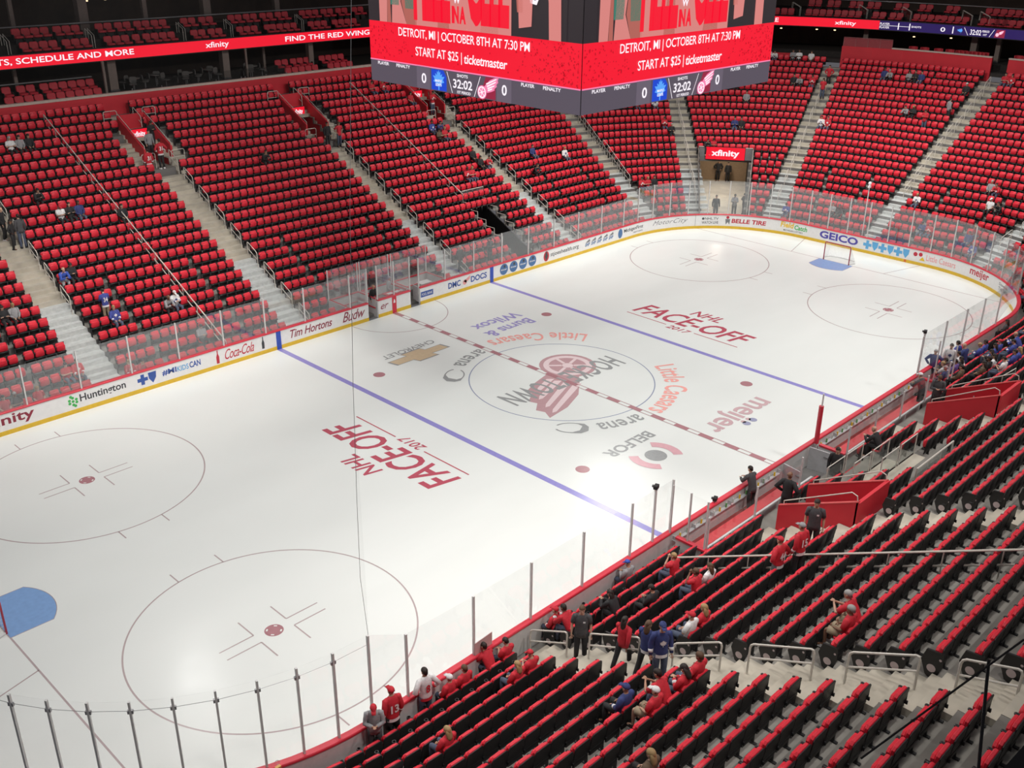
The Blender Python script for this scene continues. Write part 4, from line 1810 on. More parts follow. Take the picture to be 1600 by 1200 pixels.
for i, (s, o, z0, z1, wd) in enumerate(((-9.2, 24.4, 13.55, 17.0, .25), (-4.85, 24.4, 13.55, 17.0, .6), (-.6, 24.4, 13.55, 17.0, .3), (3.9, 24.4, 13.55, 17, .55), (9.6, 24.4, 13.55, 17, .4))):
    column(s, o, z0, z1, wd, 'taupe column on the upper suite level, %s from the left' % ORD[i + 1])
for i, (s, o, z0, z1, wd) in enumerate(((-10.2, 22.9, 10.4, 12.42, .2), (-5.55, 20.9, 9.98, 12.42, .14), (-4.6, 22.0, 10.4, 12.42, .55), (3.55, 22.0, 10.4, 12.42, .5), (4.6, 20.9, 9.98, 12.42, .12), (7.25, 22.9, 10.4, 12.42, .18), (10.6, 22.0, 10.4, 12.42, .4), (33.1, 22.5, 10.4, 12.42, .4), (36.0, 22.8, 10.4, 12.42, .5), (37.9, 22.8, 10.4, 12.42, .35))):
    column(s, o, z0, z1, wd, 'taupe column on the lower suite level, %s from the left' % ORD[i + 1])

# suite fronts of dark glass between the columns
for i, (a, b) in enumerate(((-4.4, -.4), (-.4, 3.4), (3.7, 7.0))):
    e = empty('suite_window', Pz(a, 19.75, 10.66), 0, 'dark glass front of a lower suite, %s from the left column' % ORD[i + 1], 'window', 'glass fronts of the lower suites')
    m = MB()
    m.box(((b - a) / 2, 0, .3), (b - a - .03, .02, .6))
    m.build('pane', TINT, e)
    m = MB()
    for x in (0, (b - a) / 2, b - a):
        m.box((x, .02, .06), (.04, .03, .12))
    m.build('clamp', GREYMETAL, e)
# lounge furniture glimpsed inside
LOUNGE = mat('lounge_grey', (.10, .095, .09), .6)
for i, (s, o) in enumerate(((-3.4, 21.5), (-1.6, 22.0), (.4, 21.6), (2.3, 22.0), (5.4, 21.6))):
    e = empty('lounge_table', Pz(s, o, 9.98 if o < 21.5 else 10.42), 0, 'dim round table inside the lower suites, %s from the left' % ORD[i + 1], 'table', 'tables in the lower suites')
    m = MB()
    m.loft([[(.42 * math.cos(t * PI / 8), .42 * math.sin(t * PI / 8), z) for t in range(16)] for z in (.70, .74)])
    m.build('table_top', mat('table_pale', (.16, .15, .14), .4), e)
    m = MB()
    m.tube([(0, 0, 0), (0, 0, .7)], .04, 6)
    m.build('leg', GREYMETAL, e)
    for k in range(3):
        a = 2 * PI * k / 3 + i
        c = empty('lounge_chair', e.location + Vector((.75 * math.cos(a), .75 * math.sin(a), 0)), a + PI / 2, 'dim dark chair at the %s suite table, %s around it' % (ORD[i + 1], ORD[k + 1]), 'chair', 'chairs in the lower suites')
        m = MB()
        m.pad((0, 0, .44), (.45, .45, .08), .08, axis='z')
        m.build('seat', LOUNGE, c)
        m = MB()
        m.pad((0, .22, .68), (.45, .06, .4), .08)
        m.build('backrest', LOUNGE, c)
        m = MB()
        m.tube([(0, 0, 0), (0, 0, .42)], .03, 6)
        m.build('leg', GREYMETAL, c)

# ceiling lamps and warm lamps in the suites
lamps = [(-3.9, 25.5, 15.6), (-9.9, 25.5, 15.1), (-2.4, 26, 15.6), (-1.3, 26, 15.6), (2.9, 25.5, 15.5), (1.6, 25.6, 15.6), (35.5, 26, 16.0), (36.1, 26.0, 15.9), (38.2, 26, 15.9), (38.6, 25.7, 15.8), (-11.6, 24.5, 11.9), (-11.2, 24.8, 11.8), (31.1, 24, 11.9), (31.9, 24.2, 11.9), (32.3, 24.2, 11.9), (34.1, 23.5, 11.8), (34.9, 23.6, 11.9)]
for i, (s, o, z) in enumerate(lamps):
    top = 16.9 if z > 13 else 12.4
    e = empty('pendant_lamp', Pz(s, o, z), 0, 'small warm lamp glowing inside the %s suites, %s from the left' % ('upper' if z > 13 else 'lower', ORD[i + 1]), 'lamp', 'small lamps in the suites')
    m = MB()
    m.ball((0, 0, 0), (.11, .11, .05), 8, 5)
    m.build('bulb', E_WARM, e)
    m = MB()
    m.tube([(0, 0, .04), (0, 0, top - z)], .008, 4)
    m.build('cord', BLACK, e)
# framed dark boards on the upper back wall
for i, (s, z) in enumerate(((-11.6, 16.0), (-10.9, 15.95), (-10.2, 15.9), (-2.75, 16.7), (-1.95, 16.62), (-1.15, 16.55), (-.35, 16.48), (.45, 16.4))):
    e = empty('menu_board', Pz(s, 25.2, z), 0, 'dark framed board hanging in the upper suites, %s from the left' % ORD[i + 1], 'board', 'hanging boards in the upper suites')
    m = MB()
    m.box((0, 0, 0), (.66, .04, .62))
    m.build('panel', mat('board_navy', (.012, .016, .028), .4), e)
    m = MB()
    for a, b, c, d in ((0, -.33, .70, .04), (0, .33, .70, .03), (-.34, 0, .03, .66), (.34, 0, .03, .66)):
        m.box((a, -.01, b), (c, .05, d))
    m.build('frame', GREYMETAL, e)

# ---- suite seats, each on its own
SUITE = mat('suite_seat_red', (.50, .022, .04), .5, var=.08)
m = MB()
m.pad((0, .0, .62), (.53, .12, .52), .08, 0, rot=tilt)
m.pad((0, .30, .42), (.53, .5, .13), .07, 0, axis='z')
m.box((-.28, .2, .40), (.04, .42, .34), 1)
m.box((.28, .2, .40), (.04, .42, .34), 1)
m.box((0, .2, .18), (.4, .3, .36), 1)
SM = m.mesh('padded_armchair', [SUITE, SEAT_BLACK])
groups = [
    ('front row of upper suites', 22.0, 12.86, [(-9.98, 4), (-7.43, 3), (-4.78, 3), (-2.9, 1), (-2.19, 4), (1.21, 2), (2.49, 2), (4.68, 3), (6.9, 1), (7.34, 4), (10.57, 3), (12.7, 4)]),
    ('rear row of upper suites', 23.0, 13.55, [(-9.94, 2), (-8.81, 2), (-7.45, 3), (-4.78, 2), (-3.5, 2), (-2.2, 2), (-1.0, 2), (1.11, 2), (2.45, 2), (4.68, 2), (5.9, 2), (7.23, 2), (8.5, 2), (10.57, 3), (12.47, 2), (13.8, 2), (15.3, 2)]),
    ('front row of lower suites', 21.0, 9.98, [(-11.78, 4), (-9.28, 6), (7.66, 5), (11.36, 4)]),
    ('rear row of lower suites', 22.0, 10.42, [(-11.49, 1), (-10.63, 2), (-9.23, 4), (-6.92, 2), (7.52, 2), (8.81, 3), (11.32, 4)]),
    ('end front row of upper suites', 22.0, 12.86, [(30.73, 1), (31.07, 1), (31.65, 2), (32.32, 2), (33.2, 1), (33.59, 1), (34.13, 2), (34.75, 2), (36.36, 2), (37.44, 2)]),
    ('end rear row of upper suites', 23.0, 13.55, [(31.67, 1), (32.1, 1), (32.6, 1), (33.0, 1), (33.62, 1), (34.15, 1), (34.74, 1), (36.26, 4)]),
]
for gname, o, z, gl in groups:
    n_ = 0
    endr = gname.startswith('end')
    for s, cnt in gl:
        # on the curve one metre on the row spans less path, so step by true distance
        for k in range(cnt * (2 if endr else 1)):
            st = .58 * (RR / (RR + o) if CX < s < CX + LA else 1.0)
            ss_ = s + st * (k + .5)
            if endr and k >= cnt * 2:
                break
            q, nrm = P(ss_, o)
            if not in_view((q.x, q.y, z + .8), 20):
                continue
            n_ += 1
            ob = link('padded_armchair', SM)
            ob.location = (q.x, q.y, z)
            ob.rotation_euler = (0, 0, math.atan2(-nrm.y, -nrm.x) - PI / 2)
            tag(ob, 'wide red suite seat, %s from left in %s' % (ORD[n_], gname), 'seat', 'padded seats of the suites')

# dividers (thin double posts) between the upper suite seat groups
for i, s in enumerate((-10.6, -5.45, .75, 4.3, 10.1, 31.5, 33.05, 34.05, 35.6, 37.0)):
    if s < 30:
        pass
    e = empty('suite_divider', Pz(s, 22.0, 12.86), 0, 'thin steel divider between upper suite seats, %s from the left' % ORD[i + 1], 'divider', 'dividers in the upper suites')
    m = MB()
    for dx in (-.08, .08):
        m.tube([(dx, -.1, 0), (dx, -.1, 1.0), (dx, .7, 1.35), (dx, .7, .7)], .02, 5)
    m.build('post', RAIL, e)
    m = MB()
    m.box((0, .3, .62), (.02, .7, .9))
    m.build('pane', CLEAR, e)
# club chairs behind the end wall
CLUB = mat('club_red', (.48, .03, .045), .6)
for i, s in enumerate((34.35, 34.62, 34.95, 35.22, 35.7, 36.0, 36.75, 37.05, 37.35, 37.65, 40.3)):
    q, nrm = P(s, 20.9)
    e = empty('club_chair', (q.x, q.y, 10.42), math.atan2(-nrm.y, -nrm.x) - PI / 2, 'round backed red club chair behind the far end wall, %s from the left' % ORD[i + 1], 'chair', 'club chairs on the end lounge')
    m = MB()
    m.ball((0, .1, .45), (.32, .3, .1), 12, 6)
    m.build('seat', CLUB, e, True)
    m = MB()
    for a in range(7):
        t0, t1 = PI + PI * a / 7 * 1.0, PI + PI * (a + 1) / 7
        m.hexa([(.30 * math.cos(t0), .1 + .30 * math.sin(t0), .42), (.36 * math.cos(t0), .1 + .36 * math.sin(t0), .42), (.36 * math.cos(t1), .1 + .36 * math.sin(t1), .42), (.30 * math.cos(t1), .1 + .30 * math.sin(t1), .42),
                (.30 * math.cos(t0), .1 + .30 * math.sin(t0), .88), (.36 * math.cos(t0), .1 + .36 * math.sin(t0), .88), (.36 * math.cos(t1), .1 + .36 * math.sin(t1), .88), (.30 * math.cos(t1), .1 + .30 * math.sin(t1), .88)])
    m.build('backrest', CLUB, e)
    m = MB()
    m.tube([(0, .1, 0), (0, .1, .4)], .05, 6)
    m.build('leg', GREYMETAL, e)
# red perforated panel on the end wall
e = empty('lounge_railing', Pz(32.74, 19.7, 11.1), 0, 'red see-through panelled railing on top of the far end wall', 'railing')
m, m2 = MB(), MB()
for k in range(4):
    a, b = 32.74 + .3 * k, 32.74 + .3 * (k + 1)
    A, B = Pz(a, 19.7, 0) - Pz(32.74, 19.7, 0), Pz(b, 19.7, 0) - Pz(32.74, 19.7, 0)
    m.hexa([A, B, B + Vector((.02, 0, 0)), A + Vector((.02, 0, 0)), A + Vector((0, 0, .66)), B + Vector((0, 0, .66)), B + Vector((.02, 0, .66)), A + Vector((.02, 0, .66))])
    m2.tube([A, A + Vector((0, 0, .7)), B + Vector((0, 0, .7)), B], .025, 5)
m.build('panel', mat('panel_red', (.30, .04, .05), .5), e)
m2.build('frame', mat('frame_rose', (.35, .14, .14), .5), e)
# ------------------------------------------------------------------ ribbon board
rb = empty('ribbon_board', (0, 0, 0), 0, 'long LED ribbon board in red and navy along the upper suite level', 'screen')
RO, RZ0, RZ1 = 21.1, 12.42, 13.12
m = MB()
sweep(m, [(RO + .02, RZ0 - .06), (RO + .02, RZ1 + .06), (RO + .25, RZ1 + .06), (RO + .25, RZ0 - .06)], srange(-27, 20, .8) + srange(20, 48, .15), 0, True)
m.build('housing', BLACK, rb)
m = MB()
sweep(m, [(RO, RZ0), (RO, RZ1)], srange(-27, 20, .8) + srange(20, 33.45, .15))
m.build('red_screen', E_RED, rb, label='red lit part of the ribbon')
m = MB()
sweep(m, [(RO, RZ0), (RO, RZ1)], srange(33.45, 48, .15))
m.build('navy_screen', E_NAVY, rb, label='navy lit part of the ribbon')
rfn = lambda u, v: Pz(u, RO - .02, v)
m = MB()
for body, a, b, z0, z1 in (('STATS, SCHEDULE AND MORE', -13.0, -3.3, 12.58, 12.98), ('xfinity', 1.75, 3.5, 12.53, 13.0), ('FIND THE RED WINGS GAME', 8.0, 18.2, 12.60, 12.95), ('MORE', 30.55, 31.05, 12.66, 13.0), ('xfinity', 32.4, 32.9, 12.55, 12.95)):
    put_text(m, body, rfn, a, z0, b, z1, 0, .014)
m.build('lettering', E_WHITE, rb)
m = MB()
for body, a, b, z0, z1 in (('PLAYER', 33.46, 33.69, 12.83, 12.98), ('PLAYER', 33.46, 33.69, 12.54, 12.69), ('SHOTS', 34.2, 34.43, 12.72, 12.86), ('0', 34.88, 34.99, 12.58, 12.92), ('32:02', 36.1, 36.98, 12.52, 12.92), ('PERIOD', 37.05, 37.6, 12.76, 12.92), ('1ST', 37.15, 37.45, 12.52, 12.66)):
    put_text(m, body, rfn, a, z0, b, z1, 0, .014)
for a, b in ((33.9, .012), (34.16, .012), (35.17, .012)):
    put_poly(m, [(a - b, 12.5), (a + b, 12.5), (a + b, 13.02), (a - b, 13.02)], rfn)
put_poly(m, [(33.46, 12.75), (34.15, 12.75), (34.15, 12.78), (33.46, 12.78)], rfn)
put_poly(m, [(35.58, 13.02), (35.62, 13.02), (35.98, 12.46), (35.94, 12.46)], rfn)
put_poly(m, [(37.62, 12.46), (37.66, 12.46), (37.98, 13.02), (37.94, 13.02)], rfn)
m.build('score_lettering', E_WHITE, rb)
m = MB()
put_poly(m, [(35.2, 12.48), (35.55, 12.48), (35.55, 13.05), (35.2, 13.05)], rfn, 0)
put_poly(m, [(35.38 + a * .12, 12.76 + b * .2) for a, b in LEAF], lambda u, v: Pz(u, RO - .03, v), 1)
m.build('team_emblem', [E_NAVY, E_BLUE2], rb)
m = MB()
put_poly(m, [(38.0, 12.46), (38.8, 12.46), (38.8, 13.04), (38.15, 13.04)], rfn, 2)
EPS = Vector((-.01, 0, 0))
wheel(m, lambda u, v: Pz(u, RO - .035, v), (38.3, 12.72), .22, 3, 4)
m.build('team_emblem', [E_NAVY, E_BLUE2, E_WINE, E_PINK, E_WHITE], rb)
EPS = Vector((0, 0, 0))

# ------------------------------------------------------------------ centre scoreboard
sb = empty('scoreboard', (0, 0, 14.29), 0, 'four sided scoreboard with bright red screens hanging over centre ice', 'scoreboard')
SA, SBY = 6.2, 6.0
m = MB()
m.box((0, 0, 4.2), (2 * SA, 2 * SBY, 8.4))
m.build('housing', BLACK, sb)
m = MB()
for x, y in ((-4, -4), (4, -4), (-4, 4), (4, 4)):
    m.tube([(x, y, 8.4), (x * .9, y * .9, 13)], .05, 6)
m.build('hanger', GREYMETAL, sb)


def board_face(origin, ux, nrm, W):
    nrm = Vector(nrm)
    ux = Vector(ux)

    def at(d):
        return lambda u, v: Vector(origin) + ux * u * W / 12.25 + Vector((0, 0, v - 14.29)) + nrm * d
    o1, o2, o3, o4 = at(.02), at(.035), at(.05), at(.065)
    # strip with the score
    m = MB()
    R = lambda a, b, c, d, mi, fn=o1: put_poly(m, [(a, b), (c, b), (c, d), (a, d)], fn, mi)
    R(0, 14.29, 12.25, 15.17, 0)
    R(3.1, 14.29, 3.95, 15.17, 1, o2)
    R(7.9, 14.29, 8.72, 15.17, 1, o2)
    scr = m.build('score_screen', [E_GREY, E_GREY2], sb, label='grey score strip along the bottom edge')
    m = MB()
    for body, a, b, c, d in (('PLAYER', .53, 15.0, 1.28, 15.13), ('PENALTY', 1.78, 15.0, 2.68, 15.13), ('0', 3.42, 14.52, 3.72, 14.92), ('SHOTS', 5.62, 14.97, 6.26, 15.09), ('32:02', 5.38, 14.53, 6.52, 14.88), ('1ST PERIOD', 5.62, 14.34, 6.42, 14.45), ('0', 8.2, 14.55, 8.48, 14.95), ('PLAYER', 9.25, 15.0, 9.95, 15.13), ('PENALTY', 10.4, 15.0, 11.3, 15.13)):
        put_text(m, body, o3, a, b, c, d, 0, .02)
    for a, b in (((5.0, 15.12), (5.32, 14.32)), ((6.62, 14.32), (6.98, 15.12))):
        put_poly(m, [a, (a[0] + .03, a[1]), (b[0] + .03, b[1]), b], o3)
    m.build('score_lettering', E_WHITE, scr)
    m = MB()
    put_poly(m, [(4.05, 14.33), (4.98, 14.33), (4.98, 14.9), (4.8, 15.14), (4.05, 15.14)], o3, 0)
    put_poly(m, [(4.52 + a * .36, 14.72 + b * .42) for a, b in LEAF], o4, 1)
    put_text(m, 'MAPLE', at(.08), 4.32, 14.66, 4.72, 14.76, 2, .02)
    put_text(m, 'LEAFS', at(.08), 4.34, 14.5, 4.70, 14.62, 2, .02)
    m.build('team_emblem', [E_BLUE, E_BLUE2, E_WHITE], scr, label='blue emblem with pale maple leaf')
    m = MB()
    put_poly(m, [(6.95, 14.33), (7.86, 14.33), (7.86, 15.14), (7.3, 15.14)], o3, 3)
    global EPS
    EPS = nrm * .015
    wheel(m, at(.07), (7.25, 14.66), .42, 4, 5)
    EPS = Vector((0, 0, 0))
    m.build('team_emblem', [E_BLUE, E_BLUE2, E_WHITE, E_WINE, E_PINK, E_WHITE], scr, label='wine red emblem with pink winged wheel')
    # red band
    m = MB()
    put_poly(m, [(0, 15.2), (12.25, 15.2), (12.25, 16.75), (0, 16.75)], o1, 0)
    put_poly(m, [(0, 15.16), (12.25, 15.16), (12.25, 15.21), (0, 15.21)], o2, 1)
    rng = random.Random(3)
    for _ in range(330):
        cl = rng.choice((.4, 1.2, 2.2, 9.6, 10.4, 11.2, 11.6, 11.9, rng.uniform(0, 12)))
        a = min(12.1, max(.1, rng.gauss(cl, .45)))
        b = rng.uniform(15.26, 16.7)
        r = rng.uniform(.012, .045)
        put_poly(m, [(a + r * rng.uniform(.5, 1.4) * math.cos(t), b + r * rng.uniform(.5, 1.6) * math.sin(t)) for t in (0, 1.1, 2.2, 3.2, 4.3, 5.3)], o2, 2)
    red = m.build('banner_screen', [E_RED, E_PINK, E_DKRED], sb, label='red lit banner screen')
    m = MB()
    put_text(m, 'DETROIT, MI | OCTOBER 8TH AT 7:30 PM', o3, 2.0, 16.16, 9.68, 16.6, 0, .006, 0, .97)
    m.build('banner_lettering', E_WHITE, red)
    m = MB()
    put_text(m, 'START AT $25 |', o3, 3.08, 15.46, 5.92, 15.92, 0, .006, 0, .97)
    m.build('banner_lettering', E_WHITE, red)
    m = MB()
    put_text(m, 'ticketmaster', o3, 6.05, 15.52, 8.5, 15.88, 0, .012, .12, .95)
    m.build('banner_lettering', E_WHITE, red)
    # picture above: dark ground, cut-out arms and legs, tall red lettering
    m = MB()
    R(0, 16.75, 12.25, 22.2, 0)
    R(.72, 16.75, 11.5, 22.2, 1, o2)
    for pts, mi in (
        ([(.78, 16.75), (1.28, 16.75), (1.42, 19.5), (.80, 19.5)], 2), ([(1.3, 16.75), (1.55, 16.75), (1.5, 19.5), (1.4, 19.5)], 3),
        ([(1.6, 16.75), (2.55, 16.75), (2.2, 17.6), (2.5, 19.5), (1.75, 19.5), (1.65, 17.5)], 2), ([(1.55, 17.45), (2.1, 17.45), (2.2, 19.5), (1.5, 19.5)], 4),
        ([(2.55, 16.75), (3.2, 16.75), (3.2, 19.5), (2.5, 19.5), (2.25, 17.6)], 5), ([(2.5, 17.35), (3.2, 17.35), (3.2, 18.3), (2.45, 18.3)], 4),
        ([(3.1, 16.75), (8.7, 16.75), (8.7, 19.5), (3.1, 19.5)], 2), ([(4.5, 16.75), (5.2, 16.75), (5.1, 18.0), (4.6, 18.0)], 5), ([(7.0, 16.75), (8.0, 16.75), (7.9, 18.0), (7.2, 18.0)], 5),
        ([(9.1, 17.05), (9.75, 17.15), (9.8, 18.2), (9.6, 19.5), (8.85, 19.5), (9.05, 18.0)], 2), ([(9.0, 17.6), (9.3, 17.6), (9.2, 19.5), (8.8, 19.5)], 5),
            ([(10.65, 16.75), (11.25, 16.75), (11.2, 18.3), (11.25, 19.5), (10.4, 19.5), (10.6, 18.0)], 2)):
        put_poly(m, pts, o3, mi)
    put_poly(m, [(9.65, 17.95), (10.0, 17.9), (10.15, 18.2), (10.1, 19.4), (9.75, 19.4)], o3, 6)
    put_poly(m, [(9.78, 18.08), (9.96, 18.05), (10.02, 18.3), (10.0, 19.4), (9.85, 19.4)], o4, 0)
    pic = m.build('picture_screen', [E_BLACK, E_BLACK, E_SKIN, E_SKIN2, E_TEAL, E_SKIN2, E_WHITE], sb, label='large picture screen showing arms and tall red lettering')
    m = MB()
    put_text(m, 'HELL', o4, 3.05, 16.95, 5.3, 20.4, 0, .05, 0, .85)
    put_text(m, 'IN A', o4, 5.38, 16.98, 6.2, 17.62, 0, .05, 0, .85)
    put_text(m, 'CELL', o4, 6.28, 16.95, 8.6, 20.4, 0, .05, 0, .85)
    put_text(m, 'W', at(.09), 5.5, 17.72, 5.92, 18.0, 1, .03)
    m.build('picture_lettering', [E_RED, E_WHITE], pic)


board_face((-SA, SBY, 0), (0, -1, 0), (-1, 0, 0), 2 * SBY)
board_face((-SA, -SBY, 0), (1, 0, 0), (0, -1, 0), 2 * SA)

# ------------------------------------------------------------------ player benches on the near side
PLAST = mat('bench_grey', (.50, .50, .51), .45)
REDBENCH = mat('bench_red', (.58, .045, .055), .5)
STEELG = mat('bench_frame', (.6, .6, .6), .4, .2)
BENCH = ((-8.8, -1.5, 'nearer player bench'), (1.05, 10.6, 'farther player bench'))
for a, b, nm in BENCH:
    e = empty('player_bench', ((a + b) / 2, -13.95, 0), 0, 'long red padded %s behind the boards' % nm, 'bench', 'player benches')
    L = b - a - .5
    m = MB()
    m.pad((0, 0, .60), (L, .42, .10), .05, axis='z')
    m.build('seat', REDBENCH, e)
    m = MB()
    m.box((0, 0, .30), (L, .34, .52))
    m.build('base', PLAST, e)
    m = MB()
    m.box(((a + b) / 2, -13.75, .02), (b - a, 1.35, .04))
    o = m.build('bench_floor', mat('rubber_red', (.40, .06, .06), .8))
    tag(o, 'red rubber floor of the %s' % nm, 'floor mat', 'player bench floors')
    # low wall with clear windows behind the bench
    e = empty('bench_wall', (a, -14.5, 0), 0, 'pale low wall with clear windows behind the %s' % nm, 'wall panel', 'walls behind the benches')
    n = int((b - a) / 1.2)
    m, g = MB(), MB()
    m.box(((b - a) / 2, 0, .2), (b - a, .06, .4))
    m.box(((b - a) / 2, 0, .98), (b - a, .08, .06))
    for k in range(n + 1):
        m.box(((b - a) * k / n, 0, .65), (.10, .07, .62))
    for k in range(n):
        g.box(((b - a) * (k + .5) / n, 0, .68), ((b - a) / n - .1, .02, .54))
    m.build('frame', STEELG, e)
    g.build('window', CLEAR, e)
    # shelf with bottles along the back of the boards
    e = empty('bottle_shelf', (a, -13.1, 0), 0, 'narrow shelf along the boards of the %s' % nm, 'shelf', 'bottle shelves')
    m = MB()
    m.box(((b - a) / 2, -.08, .70), (b - a - .3, .16, .03))
    m.build('shelf_board', PLAST, e)
    m = MB()
    for k in range(7):
        m.box((.2 + (b - a - .4) * k / 6, -.08, .78), (.03, .16, .18))
    m.build('bracket', PLAST, e)
    nb = 16 if a < 0 else 20
    for k in range(nb):
        x = a + .5 + (b - a - 1.0) * k / (nb - 1) + .05 * math.sin(k * 7)
        col = (A_YEL, mat('bottle_green', (.12, .35, .10), .4), mat('bottle_clear', (.55, .6, .55), .3))[k % 3]
        e = empty('water_bottle', (x, -13.2, .715), 0, '%s water bottle on the shelf of the %s, %s from its left end' % (('yellow', 'green', 'pale')[k % 3], nm, ORD[k + 1]), 'bottle', 'bottles along the benches')
        m = MB()
        m.loft([[(r * math.cos(t * PI / 4), r * math.sin(t * PI / 4), z) for t in range(8)] for r, z in ((.036, 0), (.038, .03), (.034, .09), (.038, .15), (.022, .18))])
        m.build('body', col, e)
        m = MB()
        m.loft([[(r * math.cos(t * PI / 4), r * math.sin(t * PI / 4), z) for t in range(8)] for r, z in ((.02, .18), (.02, .20), (.008, .21), (.008, .24))])
        m.build('cap', LWHITE, e)
# returns across the ends of the benches
for i, (x, y1, lab) in enumerate(((-8.8, -15.0, 'left end of the nearer player bench'), (1.05, -14.55, 'near end of the farther player bench'), (10.6, -14.3, 'far end of the farther player bench'))):
    e = empty('bench_end_wall', (x, -13.4, 0), 0, 'white wall with red cap at the %s' % lab, 'wall panel', 'end walls of the benches')
    m = MB()
    m.box((0, (y1 + 13.4) / 2, .5), (.10, abs(y1 + 13.4), 1.0))
    m.build('panel', BACKWHITE, e)
    m = MB()
    m.box((0, (y1 + 13.4) / 2, 1.035), (.18, abs(y1 + 13.4), .075))
    m.build('cap_rail', CAPRED, e)


def flat_glass(p0, p1, z0, z1, label, group, name='rink_glass', post=(0, 1)):
    p0, p1 = Vector(p0), Vector(p1)
    d = p1 - p0
    L = d.length
    e = empty(name, (p0.x, p0.y, z0), math.atan2(d.y, d.x), label, 'glass panel', group)
    m = MB()
    m.box((L / 2, 0, (z1 - z0) / 2), (L - .05, .014, z1 - z0))
    m.build('pane', CLEAR if name != 'rink_glass' else GLASS_NEAR, e)
    if post:
        for x in [L * t for t in post]:
            m = MB()
            m.box((x, 0, (z1 - z0) / 2), (.05, .06, z1 - z0))
            m.build('post', POSTM, e)
    return e


flat_glass((-8.8, -13.1, 0), (-8.8, -13.85, 0), 1.07, 3.0, 'clear glass panel turning in at the left end of the nearer bench', 'glass round the benches')
flat_glass((-8.8, -13.85, 0), (-8.8, -14.55, 0), 1.07, 2.95, 'second clear glass panel back from the boards at the nearer bench end', 'glass round the benches', post=(1,))
for k, (a, b) in enumerate(((-8.7, -5.7), (-5.7, -2.6), (1.1, 3.4), (3.4, 5.8), (5.8, 8.2), (8.2, 10.5))):
    flat_glass((a, -14.58, 0), (b, -14.58, 0), 1.0, 2.3, 'tall clear glass panel behind the benches, %s from the left' % ORD[k + 1], 'glass round the benches', post=(0, 1) if k in (0, 2) else (1,))
for k, (p, q) in enumerate((((10.6, -13.1), (10.6, -13.9)), ((10.6, -13.9), (10.6, -14.7)))):
    flat_glass(p + (0,), q + (0,), 1.07, 3.1, 'clear glass panel at the far end of the farther bench, %s from the boards' % ORD[k + 1], 'glass round the benches', post=(0, 1) if k == 0 else (1,))
# the padded red post and the pale gate between the benches
e = empty('padded_post', (1.05, -13.25, 0), 0, 'tall post with red padding where the farther bench begins', 'post')
m = MB()
m.tube([(0, 0, 0), (0, 0, 3.3)], .035, 8)
m.build('pole', POSTM, e)
m = MB()
m.tube([(0, .02, 1.05), (0, .02, 2.75)], .10, 10)
m.build('padding', CAPRED, e)
for x, lab in ((-1.4, 'left'), (.6, 'right')):
    e = empty('bench_gate', (x, -13.2, 0), R_(80 if x < 0 else 95), 'white gate standing open on the %s of the passage between benches' % lab, 'gate', 'gates between the benches')
    m = MB()
    m.box((-.45, 0, .53), (.9, .05, 1.0))
    m.build('leaf', PLAST, e)
    m = MB()
    m.box((-.75, .05, .8), (.18, .04, .05))
    m.build('latch', GREYMETAL, e)
m = MB()
m.hexa([(-1.5, -14.6, 0), (1.0, -14.6, 0), (1.0, -13.1, 0), (-1.5, -13.1, 0), (-1.5, -14.6, .12), (1.0, -14.6, .12), (1.0, -13.1, .03), (-1.5, -13.1, .03)])
o = m.build('entry_ramp', CONC_DARK)
tag(o, 'grey floor of the passage between the two player benches', 'floor')
# terraced platform with red fronts and glass rails above the passage
for k, (y0, y1, z) in enumerate(((-15.3, -16.3, .62), (-16.3, -17.3, 1.2), (-17.3, -18.6, 1.8))):
    e = empty('spectator_platform', (-.65, (y0 + y1) / 2, 0), 0, 'red fronted platform above the bench passage, %s step up' % ORD[k + 1], 'platform', 'platforms above the bench passage')
    m = MB()
    m.box((0, 0, z + .42), (2.9, abs(y1 - y0), .06))
    m.build('deck', CONC, e)
    m = MB()
    m.box((0, (y0 - y1) / 2 - .03, z + .05), (2.9, .06, .8))
    m.build('front', WALLRED, e)
    for j, x in enumerate((-.75, .75)):
        g = empty('glass_rail', (-.65 + x, y0 - .06, z + .45), 0, 'framed clear glass rail on the %s platform step, %s of two' % (ORD[k + 1], ('left', 'right')[j]), 'glass rail', 'glass rails above the bench passage')
        m = MB()
        m.box((0, 0, .42), (1.2, .02, .7))
        m.build('pane', CLEAR, g)
        m = MB()
        m.tube([(-.66, 0, 0), (-.66, 0, .88), (.66, 0, .88), (.66, 0, 0)], .022, 6)
        m.build('frame', RAIL, g)
e = empty('glass_rail', (-2.1, -18.65, 2.25), 0, 'long glass rail with thick top bar behind the bench passage platforms', 'glass rail', 'glass rails above the bench passage')
m = MB()
m.box((1.5, 0, .5), (2.9, .02, .85))
m.build('pane', CLEAR, e)
m = MB()
m.tube([(0, 0, 0), (0, 0, .98), (3.0, 0, .98), (3.0, 0, 0)], .035, 6)
m.tube([(1.0, 0, 0), (1.0, 0, .98)], .02, 5)
m.tube([(2.0, 0, 0), (2.0, 0, .98)], .02, 5)
m.build('frame', RAIL, e)
